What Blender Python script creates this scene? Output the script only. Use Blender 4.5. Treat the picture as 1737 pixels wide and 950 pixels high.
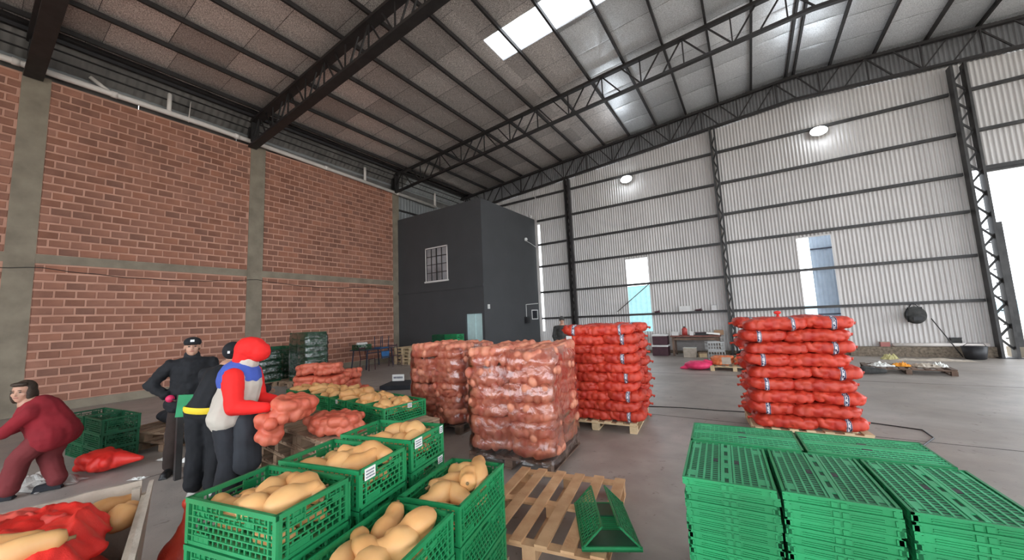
import bpy, bmesh, math, random
import numpy as np
from mathutils import Vector, Matrix, noise
random.seed(7)
np.random.seed(7)
PI = math.pi
for o in list(bpy.data.objects):
    bpy.data.objects.remove(o)
SC = bpy.context.scene
COL = SC.collection

# ------------------------------------------------------------------ camera
cam = bpy.data.objects.new('camera', bpy.data.cameras.new('camera'))
COL.objects.link(cam)
cam.data.sensor_width = 36.0
cam.data.lens = 618.8 / 1737 * 36
cam.data.clip_start = 0.05
cam.data.clip_end = 600
_f = Vector((-0.541, 0.8345, 0.1043)); _r = Vector((0.8358, 0.5473, -0.0441)); _u = _r.cross(_f)
cam.matrix_world = Matrix(((_r.x, _u.x, -_f.x, 0), (_r.y, _u.y, -_f.y, 0), (_r.z, _u.z, -_f.z, 1.72), (0, 0, 0, 1)))
SC.camera = cam

# ------------------------------------------------------------------ sky and exposure
W = bpy.data.worlds.new('overcast_sky')
SC.world = W
W.use_nodes = True
nt = W.node_tree
nt.nodes['Background'].inputs[0].default_value = (0.88, 0.935, 1.0, 1)
nt.nodes['Background'].inputs[1].default_value = 3.0
SC.view_settings.view_transform = 'Standard'
SC.view_settings.look = 'None'
SC.view_settings.gamma = 1
SC.view_settings.use_curve_mapping = False
SC.view_settings.exposure = 0.72

# ------------------------------------------------------------------ materials
MATS = {}
def mat(name, col, rough=0.7, metal=0.0, var=0.0, scale=6.0, bump=0.0, bscale=40.0, objvar=0.0, col2=None, spec=0.5, alpha=1.0, tint=False, subs=0.0):
    """procedural material: base colour mottled by noise, optional per-object variation, fine bump"""
    if name in MATS: return MATS[name]
    m = bpy.data.materials.new(name); m.use_nodes = True
    t = m.node_tree; N = t.nodes; L = t.links
    b = N['Principled BSDF']
    b.inputs['Roughness'].default_value = rough
    b.inputs['Metallic'].default_value = metal
    b.inputs['Specular IOR Level'].default_value = spec
    tc = N.new('ShaderNodeTexCoord')
    no = N.new('ShaderNodeTexNoise'); no.inputs['Scale'].default_value = scale; no.inputs['Detail'].default_value = 6
    L.new(tc.outputs['Object'], no.inputs['Vector'])
    rp = N.new('ShaderNodeValToRGB')
    c2 = col2 or tuple(min(1, c * (1 + var)) for c in col)
    c1 = col if col2 else tuple(c * (1 - var) for c in col)
    rp.color_ramp.elements[0].position = 0.32; rp.color_ramp.elements[1].position = 0.68
    rp.color_ramp.elements[0].color = (*c1, 1); rp.color_ramp.elements[1].color = (*c2, 1)
    L.new(no.outputs['Fac'], rp.inputs['Fac'])
    out = rp.outputs['Color']
    if objvar > 0:
        oi = N.new('ShaderNodeObjectInfo')
        mr = N.new('ShaderNodeMapRange'); mr.inputs[3].default_value = 1 - objvar; mr.inputs[4].default_value = 1 + objvar
        L.new(oi.outputs['Random'], mr.inputs[0])
        vm = N.new('ShaderNodeVectorMath'); vm.operation = 'SCALE'
        L.new(out, vm.inputs[0]); L.new(mr.outputs[0], vm.inputs['Scale']); out = vm.outputs[0]
    if tint:
        at = N.new('ShaderNodeAttribute'); at.attribute_name = 'tint'
        vm = N.new('ShaderNodeVectorMath'); vm.operation = 'MULTIPLY'
        L.new(out, vm.inputs[0]); L.new(at.outputs['Color'], vm.inputs[1]); out = vm.outputs[0]
    L.new(out, b.inputs['Base Color'])
    if bump > 0:
        n2 = N.new('ShaderNodeTexNoise'); n2.inputs['Scale'].default_value = bscale; n2.inputs['Detail'].default_value = 4
        L.new(tc.outputs['Object'], n2.inputs['Vector'])
        bp = N.new('ShaderNodeBump'); bp.inputs['Strength'].default_value = bump; bp.inputs['Distance'].default_value = 0.01
        L.new(n2.outputs['Fac'], bp.inputs['Height']); L.new(bp.outputs['Normal'], b.inputs['Normal'])
    if subs > 0:
        b.inputs['Subsurface Weight'].default_value = subs
        b.inputs['Subsurface Radius'].default_value = (0.02, 0.008, 0.004)
    MATS[name] = m
    return m

M_BRICK = mat('brick_clay', (0.27, 0.122, 0.082), 0.9, var=0.14, scale=3, bump=0.5, bscale=60, col2=(0.37, 0.168, 0.112), tint=True)
M_MORTAR = mat('mortar', (0.60, 0.335, 0.245), 0.95, col2=(0.49, 0.26, 0.185), scale=2, bump=0.6, bscale=30)
M_CONC = mat('cast_concrete', (0.30, 0.255, 0.19), 0.9, col2=(0.21, 0.175, 0.13), scale=2.5, bump=0.5, bscale=14)
M_STEEL = mat('dark_painted_steel', (0.022, 0.019, 0.019), 0.55, var=0.3, scale=5)
M_STEELW = mat('worn_painted_steel', (0.04, 0.038, 0.037), 0.5, var=0.4, scale=4)
M_SHEET = mat('galvanised_sheet', (0.60, 0.575, 0.555), 0.5, metal=0.15, var=0.05, scale=0.8, objvar=0.05)
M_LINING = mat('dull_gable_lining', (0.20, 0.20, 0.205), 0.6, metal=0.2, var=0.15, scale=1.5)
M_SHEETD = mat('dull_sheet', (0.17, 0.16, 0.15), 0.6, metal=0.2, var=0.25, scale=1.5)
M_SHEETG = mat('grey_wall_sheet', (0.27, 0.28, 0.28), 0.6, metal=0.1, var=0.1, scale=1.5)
M_GREYWALL = mat('grey_render', (0.06, 0.062, 0.066), 0.75, var=0.06, scale=1.2, bump=0.12, bscale=30)
M_PVC = mat('white_plastic_pipe', (0.80, 0.74, 0.69), 0.45, var=0.08, scale=3)
M_WHITE = mat('white_paint', (0.75, 0.74, 0.72), 0.5, var=0.05)
M_GLASS = mat('window_glass', (0.42, 0.45, 0.48), 0.2, metal=0.4, var=0.35, scale=1.2)
M_LIT_INTERIOR = mat('lit_interior_teal', (0.58, 0.80, 0.80), 0.5, var=0.05)  # lit interior behind the office doorway put into this pale teal colour
M_BLACK = mat('black_plastic', (0.015, 0.015, 0.017), 0.5, var=0.2)
M_GREEN = mat('green_crate_plastic', (0.010, 0.19, 0.060), 0.42, col2=(0.016, 0.27, 0.095), scale=3, objvar=0.13, bump=0.1, bscale=120)
M_GREENL = mat('pale_green_plastic', (0.035, 0.33, 0.13), 0.45, col2=(0.06, 0.44, 0.20), scale=5, objvar=0.14)  # paler green, used on rib tops and the hanging piece
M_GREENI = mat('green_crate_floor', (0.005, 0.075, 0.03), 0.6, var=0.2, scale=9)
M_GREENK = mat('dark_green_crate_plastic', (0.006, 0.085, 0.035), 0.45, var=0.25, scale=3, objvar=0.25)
M_SQUASH = mat('squash_skin', (0.66, 0.315, 0.11), 0.5, col2=(0.76, 0.43, 0.175), scale=5, objvar=0.12, bump=0.08, bscale=30, subs=0.1)
M_STEM = mat('squash_stem', (0.22, 0.14, 0.06), 0.8, var=0.3, scale=20)
M_WOODN = mat('new_pallet_wood', (0.50, 0.27, 0.13), 0.75, col2=(0.66, 0.41, 0.22), scale=6, objvar=0.15, bump=0.3, bscale=50)
M_WOODP = mat('pale_pallet_wood', (0.58, 0.43, 0.25), 0.75, col2=(0.68, 0.52, 0.32), scale=6, objvar=0.12, bump=0.3, bscale=50)
M_WOODO = mat('weathered_pallet_wood', (0.24, 0.15, 0.095), 0.85, col2=(0.38, 0.26, 0.17), scale=6, objvar=0.22, bump=0.4, bscale=50)
M_WOODD = mat('dark_pallet_wood', (0.10, 0.062, 0.045), 0.85, col2=(0.19, 0.125, 0.09), scale=6, objvar=0.2, bump=0.4, bscale=50)
def mesh_mat(name, c1, c2, sc=220, rough=0.45, objvar=0.1):
    """woven net over round vegetables: base colour broken by fine net lines"""
    m = mat(name, c1, rough, col2=c2, scale=7, objvar=objvar, bump=0.25, bscale=sc)
    return m
M_RED = mesh_mat('red_net', (0.47, 0.022, 0.012), (0.64, 0.065, 0.03))
M_PINKNET = mesh_mat('orange_pink_net', (0.60, 0.10, 0.055), (0.74, 0.20, 0.115))
M_WRAPNET = mesh_mat('salmon_net', (0.48, 0.115, 0.07), (0.72, 0.30, 0.18))
M_ORNET = mesh_mat('orange_net', (0.80, 0.17, 0.05), (0.85, 0.30, 0.12))
M_MAG = mesh_mat('magenta_net', (0.75, 0.03, 0.12), (0.85, 0.05, 0.18))
M_REDNET2 = mesh_mat('loose_red_net', (0.70, 0.014, 0.010), (0.80, 0.045, 0.03))
M_PAPER = mat('paper_label', (0.78, 0.78, 0.74), 0.6, var=0.04)
M_INK = mat('grey_print', (0.16, 0.16, 0.2), 0.6, var=0.2)
M_CARD = mat('pale_board', (0.55, 0.48, 0.40), 0.85, col2=(0.42, 0.36, 0.29), scale=9, bump=0.3, bscale=60)
M_SKIN = mat('skin', (0.52, 0.29, 0.20), 0.55, var=0.06, subs=0.15)
M_HAIR = mat('brown_hair', (0.045, 0.028, 0.018), 0.6, var=0.4, scale=60, bump=0.5, bscale=200)
M_CLOTHK = mat('black_cloth', (0.008, 0.009, 0.012), 0.85, var=0.3, scale=6, bump=0.4, bscale=12)
M_CLOTHN = mat('dark_charcoal_cloth', (0.022, 0.024, 0.030), 0.9, var=0.3, scale=6, bump=0.4, bscale=12)
M_CLOTHR = mat('maroon_cloth', (0.24, 0.010, 0.018), 0.9, var=0.15, scale=4, bump=0.4, bscale=14)
M_CLOTHR2 = mat('dusty_maroon_cloth', (0.17, 0.025, 0.028), 0.9, var=0.15, scale=4, bump=0.4, bscale=14)
M_CLOTHRED = mat('bright_red_cloth', (0.80, 0.015, 0.012), 0.8, var=0.08, scale=4, bump=0.4, bscale=14)
M_CLOTHB = mat('blue_cloth', (0.06, 0.11, 0.46), 0.85, var=0.08, scale=4, bump=0.3, bscale=14)
M_CLOTHC = mat('cream_cloth', (0.55, 0.50, 0.43), 0.9, var=0.08, scale=4, bump=0.4, bscale=14)
M_CLOTHG = mat('grey_work_cloth', (0.05, 0.05, 0.048), 0.9, var=0.35, scale=10, bump=0.4, bscale=14)
M_YEL = mat('yellow_cloth', (0.85, 0.62, 0.03), 0.7, var=0.05)
M_SHOE = mat('pale_shoe', (0.5, 0.48, 0.44), 0.6, var=0.2, scale=20)
M_EYE = mat('dark_eye', (0.02, 0.015, 0.012), 0.3)
M_LIP = mat('lips', (0.36, 0.13, 0.11), 0.5)
M_BLUEP = mat('blue_paint', (0.03, 0.13, 0.32), 0.5, var=0.15)
M_BLUED = mat('dark_blue_frame', (0.035, 0.045, 0.075), 0.5, var=0.3)
M_MAROON = mat('maroon_plastic', (0.06, 0.018, 0.028), 0.5, var=0.2)
M_PLAST = mat('clear_wrap_scrap', (0.55, 0.53, 0.50), 0.25, var=0.2, scale=12, bump=0.7, bscale=20)
M_GROUNDOUT = mat('outdoor_ground', (0.62, 0.56, 0.47), 0.95, col2=(0.52, 0.47, 0.40), scale=0.4)
M_HILL = mat('hazy_scrub', (0.18, 0.30, 0.33), 0.95, col2=(0.25, 0.38, 0.42), scale=0.05)
M_TEAL = mat('teal_sheet', (0.30, 0.55, 0.60), 0.6, var=0.06)
M_BLUESH = mat('bluish_sheet', (0.42, 0.52, 0.64), 0.5, var=0.05)
M_SOIL = mat('soil_debris', (0.20, 0.16, 0.12), 0.95, var=0.4, scale=15)
M_LGREEN = mat('leafy_green', (0.10, 0.22, 0.06), 0.8, var=0.3, scale=15)

def floor_material():
    m = bpy.data.materials.new('polished_concrete_floor'); m.use_nodes = True
    t = m.node_tree; N = t.nodes; L = t.links; b = N['Principled BSDF']
    tc = N.new('ShaderNodeTexCoord')
    def noise_(sc, det=8, dist=0.0):
        n = N.new('ShaderNodeTexNoise'); n.inputs['Scale'].default_value = sc; n.inputs['Detail'].default_value = det
        n.inputs['Distortion'].default_value = dist
        L.new(tc.outputs['Object'], n.inputs['Vector']); return n
    a = noise_(0.35, 10, 0.6); c = noise_(3.0, 8, 0.3); d = noise_(45, 3)
    r1 = N.new('ShaderNodeValToRGB'); r1.color_ramp.elements[0].color = (0.30, 0.262, 0.228, 1); r1.color_ramp.elements[1].color = (0.43, 0.395, 0.365, 1)
    r1.color_ramp.elements[0].position = 0.35; r1.color_ramp.elements[1].position = 0.65
    L.new(a.outputs['Fac'], r1.inputs['Fac'])
    mx = N.new('ShaderNodeMix'); mx.data_type = 'RGBA'; mx.blend_type = 'MULTIPLY'; mx.inputs[0].default_value = 0.55
    r2 = N.new('ShaderNodeValToRGB'); r2.color_ramp.elements[0].color = (0.6, 0.58, 0.56, 1); r2.color_ramp.elements[1].color = (1.1, 1.08, 1.06, 1)
    r2.color_ramp.elements[0].position = 0.3; r2.color_ramp.elements[1].position = 0.7
    L.new(c.outputs['Fac'], r2.inputs['Fac'])
    L.new(r1.outputs[0], mx.inputs[6]); L.new(r2.outputs[0], mx.inputs[7])
    # dark specks and scuffs
    v = noise_(9, 12, 1.5)
    r3 = N.new('ShaderNodeValToRGB'); r3.color_ramp.elements[0].position = 0.27; r3.color_ramp.elements[1].position = 0.36
    r3.color_ramp.elements[0].color = (0.5, 0.47, 0.44, 1); r3.color_ramp.elements[1].color = (1, 1, 1, 1)
    L.new(v.outputs['Fac'], r3.inputs['Fac'])
    m2 = N.new('ShaderNodeMix'); m2.data_type = 'RGBA'; m2.blend_type = 'MULTIPLY'; m2.inputs[0].default_value = 0.8
    L.new(mx.outputs[2], m2.inputs[6]); L.new(r3.outputs[0], m2.inputs[7])
    L.new(m2.outputs[2], b.inputs['Base Color'])
    rr = N.new('ShaderNodeMapRange'); rr.inputs[3].default_value = 0.38; rr.inputs[4].default_value = 0.62
    L.new(c.outputs['Fac'], rr.inputs[0]); L.new(rr.outputs[0], b.inputs['Roughness'])
    bp = N.new('ShaderNodeBump'); bp.inputs['Strength'].default_value = 0.15; bp.inputs['Distance'].default_value = 0.01
    L.new(d.outputs['Fac'], bp.inputs['Height']); L.new(bp.outputs[0], b.inputs['Normal'])
    return m
M_FLOOR = floor_material()

def foil_material(name, c1, c2, rough):
    m = bpy.data.materials.new(name); m.use_nodes = True
    t = m.node_tree; N = t.nodes; L = t.links; b = N['Principled BSDF']
    tc = N.new('ShaderNodeTexCoord'); oi = N.new('ShaderNodeObjectInfo')
    n = N.new('ShaderNodeTexNoise'); n.inputs['Scale'].default_value = 42; n.inputs['Detail'].default_value = 5
    L.new(tc.outputs['Object'], n.inputs['Vector'])
    r = N.new('ShaderNodeValToRGB'); r.color_ramp.elements[0].position = 0.35; r.color_ramp.elements[1].position = 0.66
    r.color_ramp.elements[0].color = (*c1, 1); r.color_ramp.elements[1].color = (*c2, 1)
    L.new(n.outputs['Fac'], r.inputs['Fac'])
    mr = N.new('ShaderNodeMapRange'); mr.inputs[3].default_value = 0.78; mr.inputs[4].default_value = 1.25
    L.new(oi.outputs['Random'], mr.inputs[0])
    vm = N.new('ShaderNodeVectorMath'); vm.operation = 'SCALE'
    L.new(r.outputs[0], vm.inputs[0]); L.new(mr.outputs[0], vm.inputs['Scale'])
    L.new(vm.outputs[0], b.inputs['Base Color'])
    b.inputs['Metallic'].default_value = 0.45; b.inputs['Roughness'].default_value = rough
    bp = N.new('ShaderNodeBump'); bp.inputs['Strength'].default_value = 0.5; bp.inputs['Distance'].default_value = 0.01
    L.new(n.outputs['Fac'], bp.inputs['Height']); L.new(bp.outputs[0], b.inputs['Normal'])
    return m
M_FOIL = foil_material('crinkled_foil', (0.36, 0.315, 0.29), (0.90, 0.84, 0.80), 0.45)
M_FOILR = foil_material('ribbed_foil', (0.60, 0.61, 0.62), (0.92, 0.94, 0.96), 0.34)

def clear_material(name, tint, gloss, rough, bump, bscale, transp=0.85):
    m = bpy.data.materials.new(name); m.use_nodes = True
    t = m.node_tree; N = t.nodes; L = t.links
    for n in list(N):
        if n.type == 'BSDF_PRINCIPLED': N.remove(n)
    o = [n for n in N if n.type == 'OUTPUT_MATERIAL'][0]
    tr = N.new('ShaderNodeBsdfTransparent'); tr.inputs[0].default_value = (*tint, 1)
    gl = N.new('ShaderNodeBsdfGlossy'); gl.inputs['Roughness'].default_value = rough; gl.inputs[0].default_value = (1, 1, 1, 1)
    df = N.new('ShaderNodeBsdfTranslucent'); df.inputs[0].default_value = (0.9, 0.9, 0.9, 1)
    tc = N.new('ShaderNodeTexCoord'); no = N.new('ShaderNodeTexNoise'); no.inputs['Scale'].default_value = bscale
    no.inputs['Detail'].default_value = 5; no.inputs['Distortion'].default_value = 1.2
    L.new(tc.outputs['Object'], no.inputs['Vector'])
    bp = N.new('ShaderNodeBump'); bp.inputs['Strength'].default_value = bump; bp.inputs['Distance'].default_value = 0.03
    L.new(no.outputs['Fac'], bp.inputs['Height']); L.new(bp.outputs[0], gl.inputs['Normal'])
    m1 = N.new('ShaderNodeMixShader'); m1.inputs[0].default_value = 1 - transp
    L.new(tr.outputs[0], m1.inputs[1]); L.new(df.outputs[0], m1.inputs[2])
    m2 = N.new('ShaderNodeMixShader')
    fr = N.new('ShaderNodeFresnel'); fr.inputs[0].default_value = 1.5; L.new(bp.outputs[0], fr.inputs['Normal'])
    mm = N.new('ShaderNodeMath'); mm.operation = 'MULTIPLY'; mm.inputs[1].default_value = gloss; mm.use_clamp = True
    L.new(fr.outputs[0], mm.inputs[0]); L.new(mm.outputs[0], m2.inputs[0])
    L.new(m1.outputs[0], m2.inputs[1]); L.new(gl.outputs[0], m2.inputs[2])
    L.new(m2.outputs[0], o.inputs['Surface'])
    return m
M_FILM = clear_material('stretch_film', (0.97, 0.93, 0.93), 2.2, 0.07, 0.8, 6, 0.96)
M_SKYL = clear_material('translucent_roof_panel', (0.92, 0.93, 0.93), 0.3, 0.3, 0.05, 10, 0.72)

def emit(name, col, s):
    m = bpy.data.materials.new(name); m.use_nodes = True
    b = m.node_tree.nodes['Principled BSDF']
    b.inputs['Emission Color'].default_value = (*col, 1); b.inputs['Emission Strength'].default_value = s
    return m
M_LAMP = emit('lit_lamp_face', (0.85, 0.93, 1.0), 40)

def label_material():
    """printed bag band: dark navy with pale squiggles of lettering and pale edges; uses UV of the patch"""
    m = bpy.data.materials.new('navy_bag_print'); m.use_nodes = True
    t = m.node_tree; N = t.nodes; L = t.links; b = N['Principled BSDF']
    uv = N.new('ShaderNodeTexCoord'); sp = N.new('ShaderNodeSeparateXYZ'); L.new(uv.outputs['UV'], sp.inputs[0])
    mp = N.new('ShaderNodeMapping'); mp.inputs['Scale'].default_value = (3.0, 9.0, 1); L.new(uv.outputs['UV'], mp.inputs[0])
    vo = N.new('ShaderNodeTexVoronoi'); vo.feature = 'DISTANCE_TO_EDGE'; vo.inputs['Scale'].default_value = 1.0; L.new(mp.outputs[0], vo.inputs['Vector'])
    c = N.new('ShaderNodeMath'); c.operation = 'LESS_THAN'; c.inputs[1].default_value = 0.13; L.new(vo.outputs['Distance'], c.inputs[0])
    # lettering only in the middle of the band
    a = N.new('ShaderNodeMath'); a.operation = 'SUBTRACT'; a.inputs[1].default_value = 0.5; L.new(sp.outputs[0], a.inputs[0])
    a2 = N.new('ShaderNodeMath'); a2.operation = 'ABSOLUTE'; L.new(a.outputs[0], a2.inputs[0])
    mid = N.new('ShaderNodeMath'); mid.operation = 'LESS_THAN'; mid.inputs[1].default_value = 0.27; L.new(a2.outputs[0], mid.inputs[0])
    edg = N.new('ShaderNodeMath'); edg.operation = 'GREATER_THAN'; edg.inputs[1].default_value = 0.46; L.new(a2.outputs[0], edg.inputs[0])
    mu = N.new('ShaderNodeMath'); mu.operation = 'MULTIPLY'; L.new(c.outputs[0], mu.inputs[0]); L.new(mid.outputs[0], mu.inputs[1])
    ad = N.new('ShaderNodeMath'); ad.operation = 'MAXIMUM'; L.new(mu.outputs[0], ad.inputs[0]); L.new(edg.outputs[0], ad.inputs[1])
    mx = N.new('ShaderNodeMix'); mx.data_type = 'RGBA'; mx.inputs[6].default_value = (0.015, 0.02, 0.09, 1); mx.inputs[7].default_value = (0.75, 0.72, 0.74, 1)
    L.new(ad.outputs[0], mx.inputs[0]); L.new(mx.outputs[2], b.inputs['Base Color']); b.inputs['Roughness'].default_value = 0.4
    return m
M_BAND = label_material()

# ------------------------------------------------------------------ mesh helpers
class MB:
    def __init__(s): s.v = []; s.f = []; s.smooth = False
    def add(s, vs, fs):
        n = len(s.v); s.v += [tuple(v) for v in vs]; s.f += [tuple(i + n for i in f) for f in fs]; return s
    def box(s, x0, x1, y0, y1, z0, z1, T=None):
        vs = [Vector(p) for p in ((x0, y0, z0), (x1, y0, z0), (x1, y1, z0), (x0, y1, z0), (x0, y0, z1), (x1, y0, z1), (x1, y1, z1), (x0, y1, z1))]
        if T is not None: vs = [T @ v for v in vs]
        return s.add(vs, [(0, 3, 2, 1), (4, 5, 6, 7), (0, 1, 5, 4), (1, 2, 6, 5), (2, 3, 7, 6), (3, 0, 4, 7)])
    def bar(s, a, b, w, h=None, up=(0, 0, 1)):
        """rectangular bar from a to b"""
        h = h or w; a = Vector(a); b = Vector(b); d = (b - a); l = d.length
        if l < 1e-6: return s
        d.normalize(); u = Vector(up)
        if abs(d.dot(u)) > 0.98: u = Vector((1, 0, 0))
        x = d.cross(u).normalized(); z = x.cross(d)
        T = Matrix(((x.x, d.x, z.x, a.x), (x.y, d.y, z.y, a.y), (x.z, d.z, z.z, a.z), (0, 0, 0, 1)))
        return s.box(-w / 2, w / 2, 0, l, -h / 2, h / 2, T)
    def tube(s, pts, r, n=8, cap=True):
        pts = [Vector(p) for p in pts]; rr = r if isinstance(r, (list, tuple)) else [r] * len(pts)
        rings = []; vs = []
        prev = None
        for i, p in enumerate(pts):
            d = (pts[min(i + 1, len(pts) - 1)] - pts[max(i - 1, 0)]).normalized()
            if prev is None:
                u = Vector((0, 0, 1)) if abs(d.z) < 0.9 else Vector((1, 0, 0))
                x = d.cross(u).normalized()
            else:
                x = (prev - d * prev.dot(d)).normalized()
            prev = x; y = d.cross(x)
            for k in range(n):
                a = 2 * PI * k / n; vs.append(p + (x * math.cos(a) + y * math.sin(a)) * rr[i])
        fs = []
        for i in range(len(pts) - 1):
            for k in range(n):
                k2 = (k + 1) % n; fs.append((i * n + k, i * n + k2, (i + 1) * n + k2, (i + 1) * n + k))
        if cap:
            fs.append(tuple(range(n))[::-1]); fs.append(tuple((len(pts) - 1) * n + k for k in range(n)))
        s.smooth = True
        return s.add(vs, fs)
    def ball(s, c, r, nu=12, nv=8, T=None):
        c = Vector(c); rx, ry, rz = (r, r, r) if not isinstance(r, (tuple, list)) else r
        vs = [Vector((0, 0, rz))]
        for j in range(1, nv):
            t = PI * j / nv
            for i in range(nu):
                a = 2 * PI * i / nu; vs.append(Vector((rx * math.sin(t) * math.cos(a), ry * math.sin(t) * math.sin(a), rz * math.cos(t))))
        vs.append(Vector((0, 0, -rz)))
        fs = []
        for i in range(nu): fs.append((0, 1 + i, 1 + (i + 1) % nu))
        for j in range(nv - 2):
            for i in range(nu):
                a = 1 + j * nu + i; b = 1 + j * nu + (i + 1) % nu; fs.append((a, a + nu, b + nu, b))
        L = len(vs) - 1
        for i in range(nu): fs.append((L, 1 + (nv - 2) * nu + (i + 1) % nu, 1 + (nv - 2) * nu + i))
        if T is not None: vs = [T @ v for v in vs]
        s.smooth = True
        return s.add([c + v for v in vs], fs)
    def data(s, name, m=None, smooth=None, tint=None):
        me = bpy.data.meshes.new(name); me.from_pydata(s.v, [], s.f)
        if m: me.materials.append(m)
        sm = s.smooth if smooth is None else smooth
        if sm: me.polygons.foreach_set('use_smooth', [True] * len(me.polygons))
        me.update(); return me
    def build(s, name, m=None, parent=None, smooth=None):
        return obj(name, s.data(name, m, smooth), parent)

def obj(name, data, parent=None, loc=None, rz=None):
    o = bpy.data.objects.new(name, data); COL.objects.link(o)
    if parent is not None: o.parent = parent
    if loc is not None: o.location = loc
    if rz is not None: o.rotation_euler.z = rz
    return o
def tag(o, label=None, cat=None, group=None, kind=None):
    if label: o['label'] = label
    if cat: o['category'] = cat
    if group: o['group'] = group
    if kind: o['kind'] = kind
    return o
def thing(name, label, cat, loc=(0, 0, 0), rz=0.0, group=None):
    o = bpy.data.objects.new(name, None); COL.objects.link(o); o.empty_display_size = 0.1
    o.location = loc; o.rotation_euler = (0, 0, rz)
    return tag(o, label, cat, group)
def struct(name, loc=(0, 0, 0)):
    o = bpy.data.objects.new(name, None); COL.objects.link(o); o.location = loc; o['kind'] = 'structure'; return o
def copytree(o, loc=None, rot=None, label=None, group=None, parent=None):
    c = o.copy(); COL.objects.link(c)
    if parent is not None: c.parent = parent
    if loc is not None: c.location = loc
    if rot is not None: c.rotation_euler = rot if isinstance(rot, (tuple, list)) else (0, 0, rot)
    if label: c['label'] = label
    if group: c['group'] = group
    for ch in o.children: copytree(ch, parent=c)
    return c
def rot2(x, y, a): return (x * math.cos(a) - y * math.sin(a), x * math.sin(a) + y * math.cos(a))
ORD = ['topmost', 'second', 'third', 'fourth', 'fifth', 'sixth', 'seventh', 'eighth', 'ninth', 'tenth', 'eleventh', 'twelfth', 'thirteenth', 'fourteenth', 'fifteenth', 'sixteenth', 'seventeenth', 'eighteenth', 'nineteenth', 'twentieth', 'twenty-first', 'twenty-second', 'twenty-third', 'twenty-fourth']
def nth(i): return 'topmost' if i == 0 else ORD[i] + ' from the top'

# ================================================================== STRUCTURE
XB = -14.1      # brick wall plane
YW = 16.48      # far sheet wall plane
XR = 2.0        # ridge
XE = 18.3
def zc(x): return 8.96 + 0.07 * (x + 13.3) if x <= XR else 10.03 - 0.07 * (x - XR)

# floor and ground
fl = MB().box(-16, XE, -7, YW + 0.25, -0.12, 0).build('floor', M_FLOOR); fl['kind'] = 'structure'
g = MB().box(-90, 160, -60, 160, -0.3, -0.14).build('ground', M_GROUNDOUT); g['kind'] = 'structure'
jn = MB()
for y in (6.6, 11.1): jn.box(-14, XE, y, y + 0.012, 0.0005, 0.002)
for x in (-6.3, 7.9): jn.box(x, x + 0.012, -7, YW, 0.0005, 0.002)
jn.build('saw_joint', M_CLOTHG, fl)

# ---- brick wall (left): bricks with recessed mortar, concrete posts and tie beam
wl = struct('wall_left')
MB().box(XB - 0.2, XB - 0.012, -7, 11.75, 0, 8.12).build('mortar_bed', M_MORTAR, wl)
posts = [(-5.6, -5.15), (0.56, 1.0), (5.36, 5.82), (11.38, 11.75)]
for a, b in posts:
    MB().box(XB - 0.2, XB + 0.012, a, b, 0, 8.15).build('concrete_post', M_CONC, wl)
bays = [(-7, -5.6), (-5.15, 0.56), (1.0, 5.36), (5.82, 11.38)]
for a, b in bays:
    MB().box(XB - 0.2, XB + 0.006, a, b, 3.52, 3.74).build('tie_beam', M_CONC, wl)
CH, BL = 0.199, 0.345
def brick_mesh(l, tint, seed):
    rnd = random.Random(seed); m = MB(); j = lambda: rnd.uniform(-0.004, 0.004)
    h = CH - 0.042; c = 0.005
    # block with a small chamfered front
    a = [(0.0, 0 + j(), 0 + j()), (0.0, l + j(), 0 + j()), (0.0, l + j(), h + j()), (0.0, 0 + j(), h + j())]
    f = [(0.016, p[1] + (c if p[1] < l / 2 else -c), p[2] + (c if p[2] < h / 2 else -c)) for p in a]
    m.add(a + f, [(0, 1, 5, 4), (1, 2, 6, 5), (2, 3, 7, 6), (3, 0, 4, 7), (4, 5, 6, 7), (3, 2, 1, 0)])
    return m
def tintattr(me, cols):
    at = me.color_attributes.new('tint', 'FLOAT_COLOR', 'POINT')
    at.data.foreach_set('color', np.array(cols, dtype=np.float32).ravel())
def rtint(rnd):
    t = rnd.uniform(0.78, 1.16); w = rnd.uniform(-0.05, 0.06)
    return (t * (1 + w), t, t * (1 - w), 1)
bricks = []
rnd = random.Random(3)
for (a, b) in bays:
    if b < -0.5: continue
    for z0, z1 in ((0.22, 3.52), (3.74, 8.1)):
        nrow = int((z1 - z0 + 0.02) / CH); ch = (z1 - z0) / nrow
        for r in range(nrow):
            y = a + 0.012 - (0.5 * BL if r % 2 else 0) - rnd.uniform(0, 0.02)
            z = z0 + r * ch + 0.01
            while y < b - 0.03:
                y0 = max(y, a + 0.01); y1 = min(y + BL - 0.033, b - 0.01)
                if y1 - y0 > 0.04 and y1 > -2.2: bricks.append((y0, y1 - y0, z, y0 + (y1 - y0) / 2))
                y += BL
bricks.sort(key=lambda q: (q[3] - 1.2) ** 2 * (1 if q[3] > 1 else 6) + (q[2] - 1.7) ** 2 * 1.0)
full = [q for q in bricks if abs(q[1] - (BL - 0.033)) < 1e-3 and q[3] > 0.2][:290]
fset = set(id(q) for q in full)
variants = []
for k in range(10):
    mb = brick_mesh(BL - 0.033, None, k); me = mb.data('brick', M_BRICK); t = rtint(rnd); tintattr(me, [t] * len(mb.v)); variants.append(me)
for q in full:
    o = obj('brick', random.choice(variants), wl, (XB - 0.012, q[0], q[2]))
rest = MB(); tints = []
for i, q in enumerate(bricks):
    if id(q) in fset: continue
    bm_ = brick_mesh(q[1], None, i)
    rest.add([(XB - 0.012 + v[0], q[0] + v[1], q[2] + v[2]) for v in bm_.v], bm_.f)
    tints += [rtint(rnd)] * len(bm_.v)
me = rest.data('bricks', M_BRICK); tintattr(me, tints)
o = obj('bricks', me, wl); o['kind'] = 'stuff'
# rough plinth along the foot of the wall
MB().box(XB - 0.1, XB + 0.03, -7, 11.7, 0, 0.21).build('plinth', M_CONC, wl)

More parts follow.
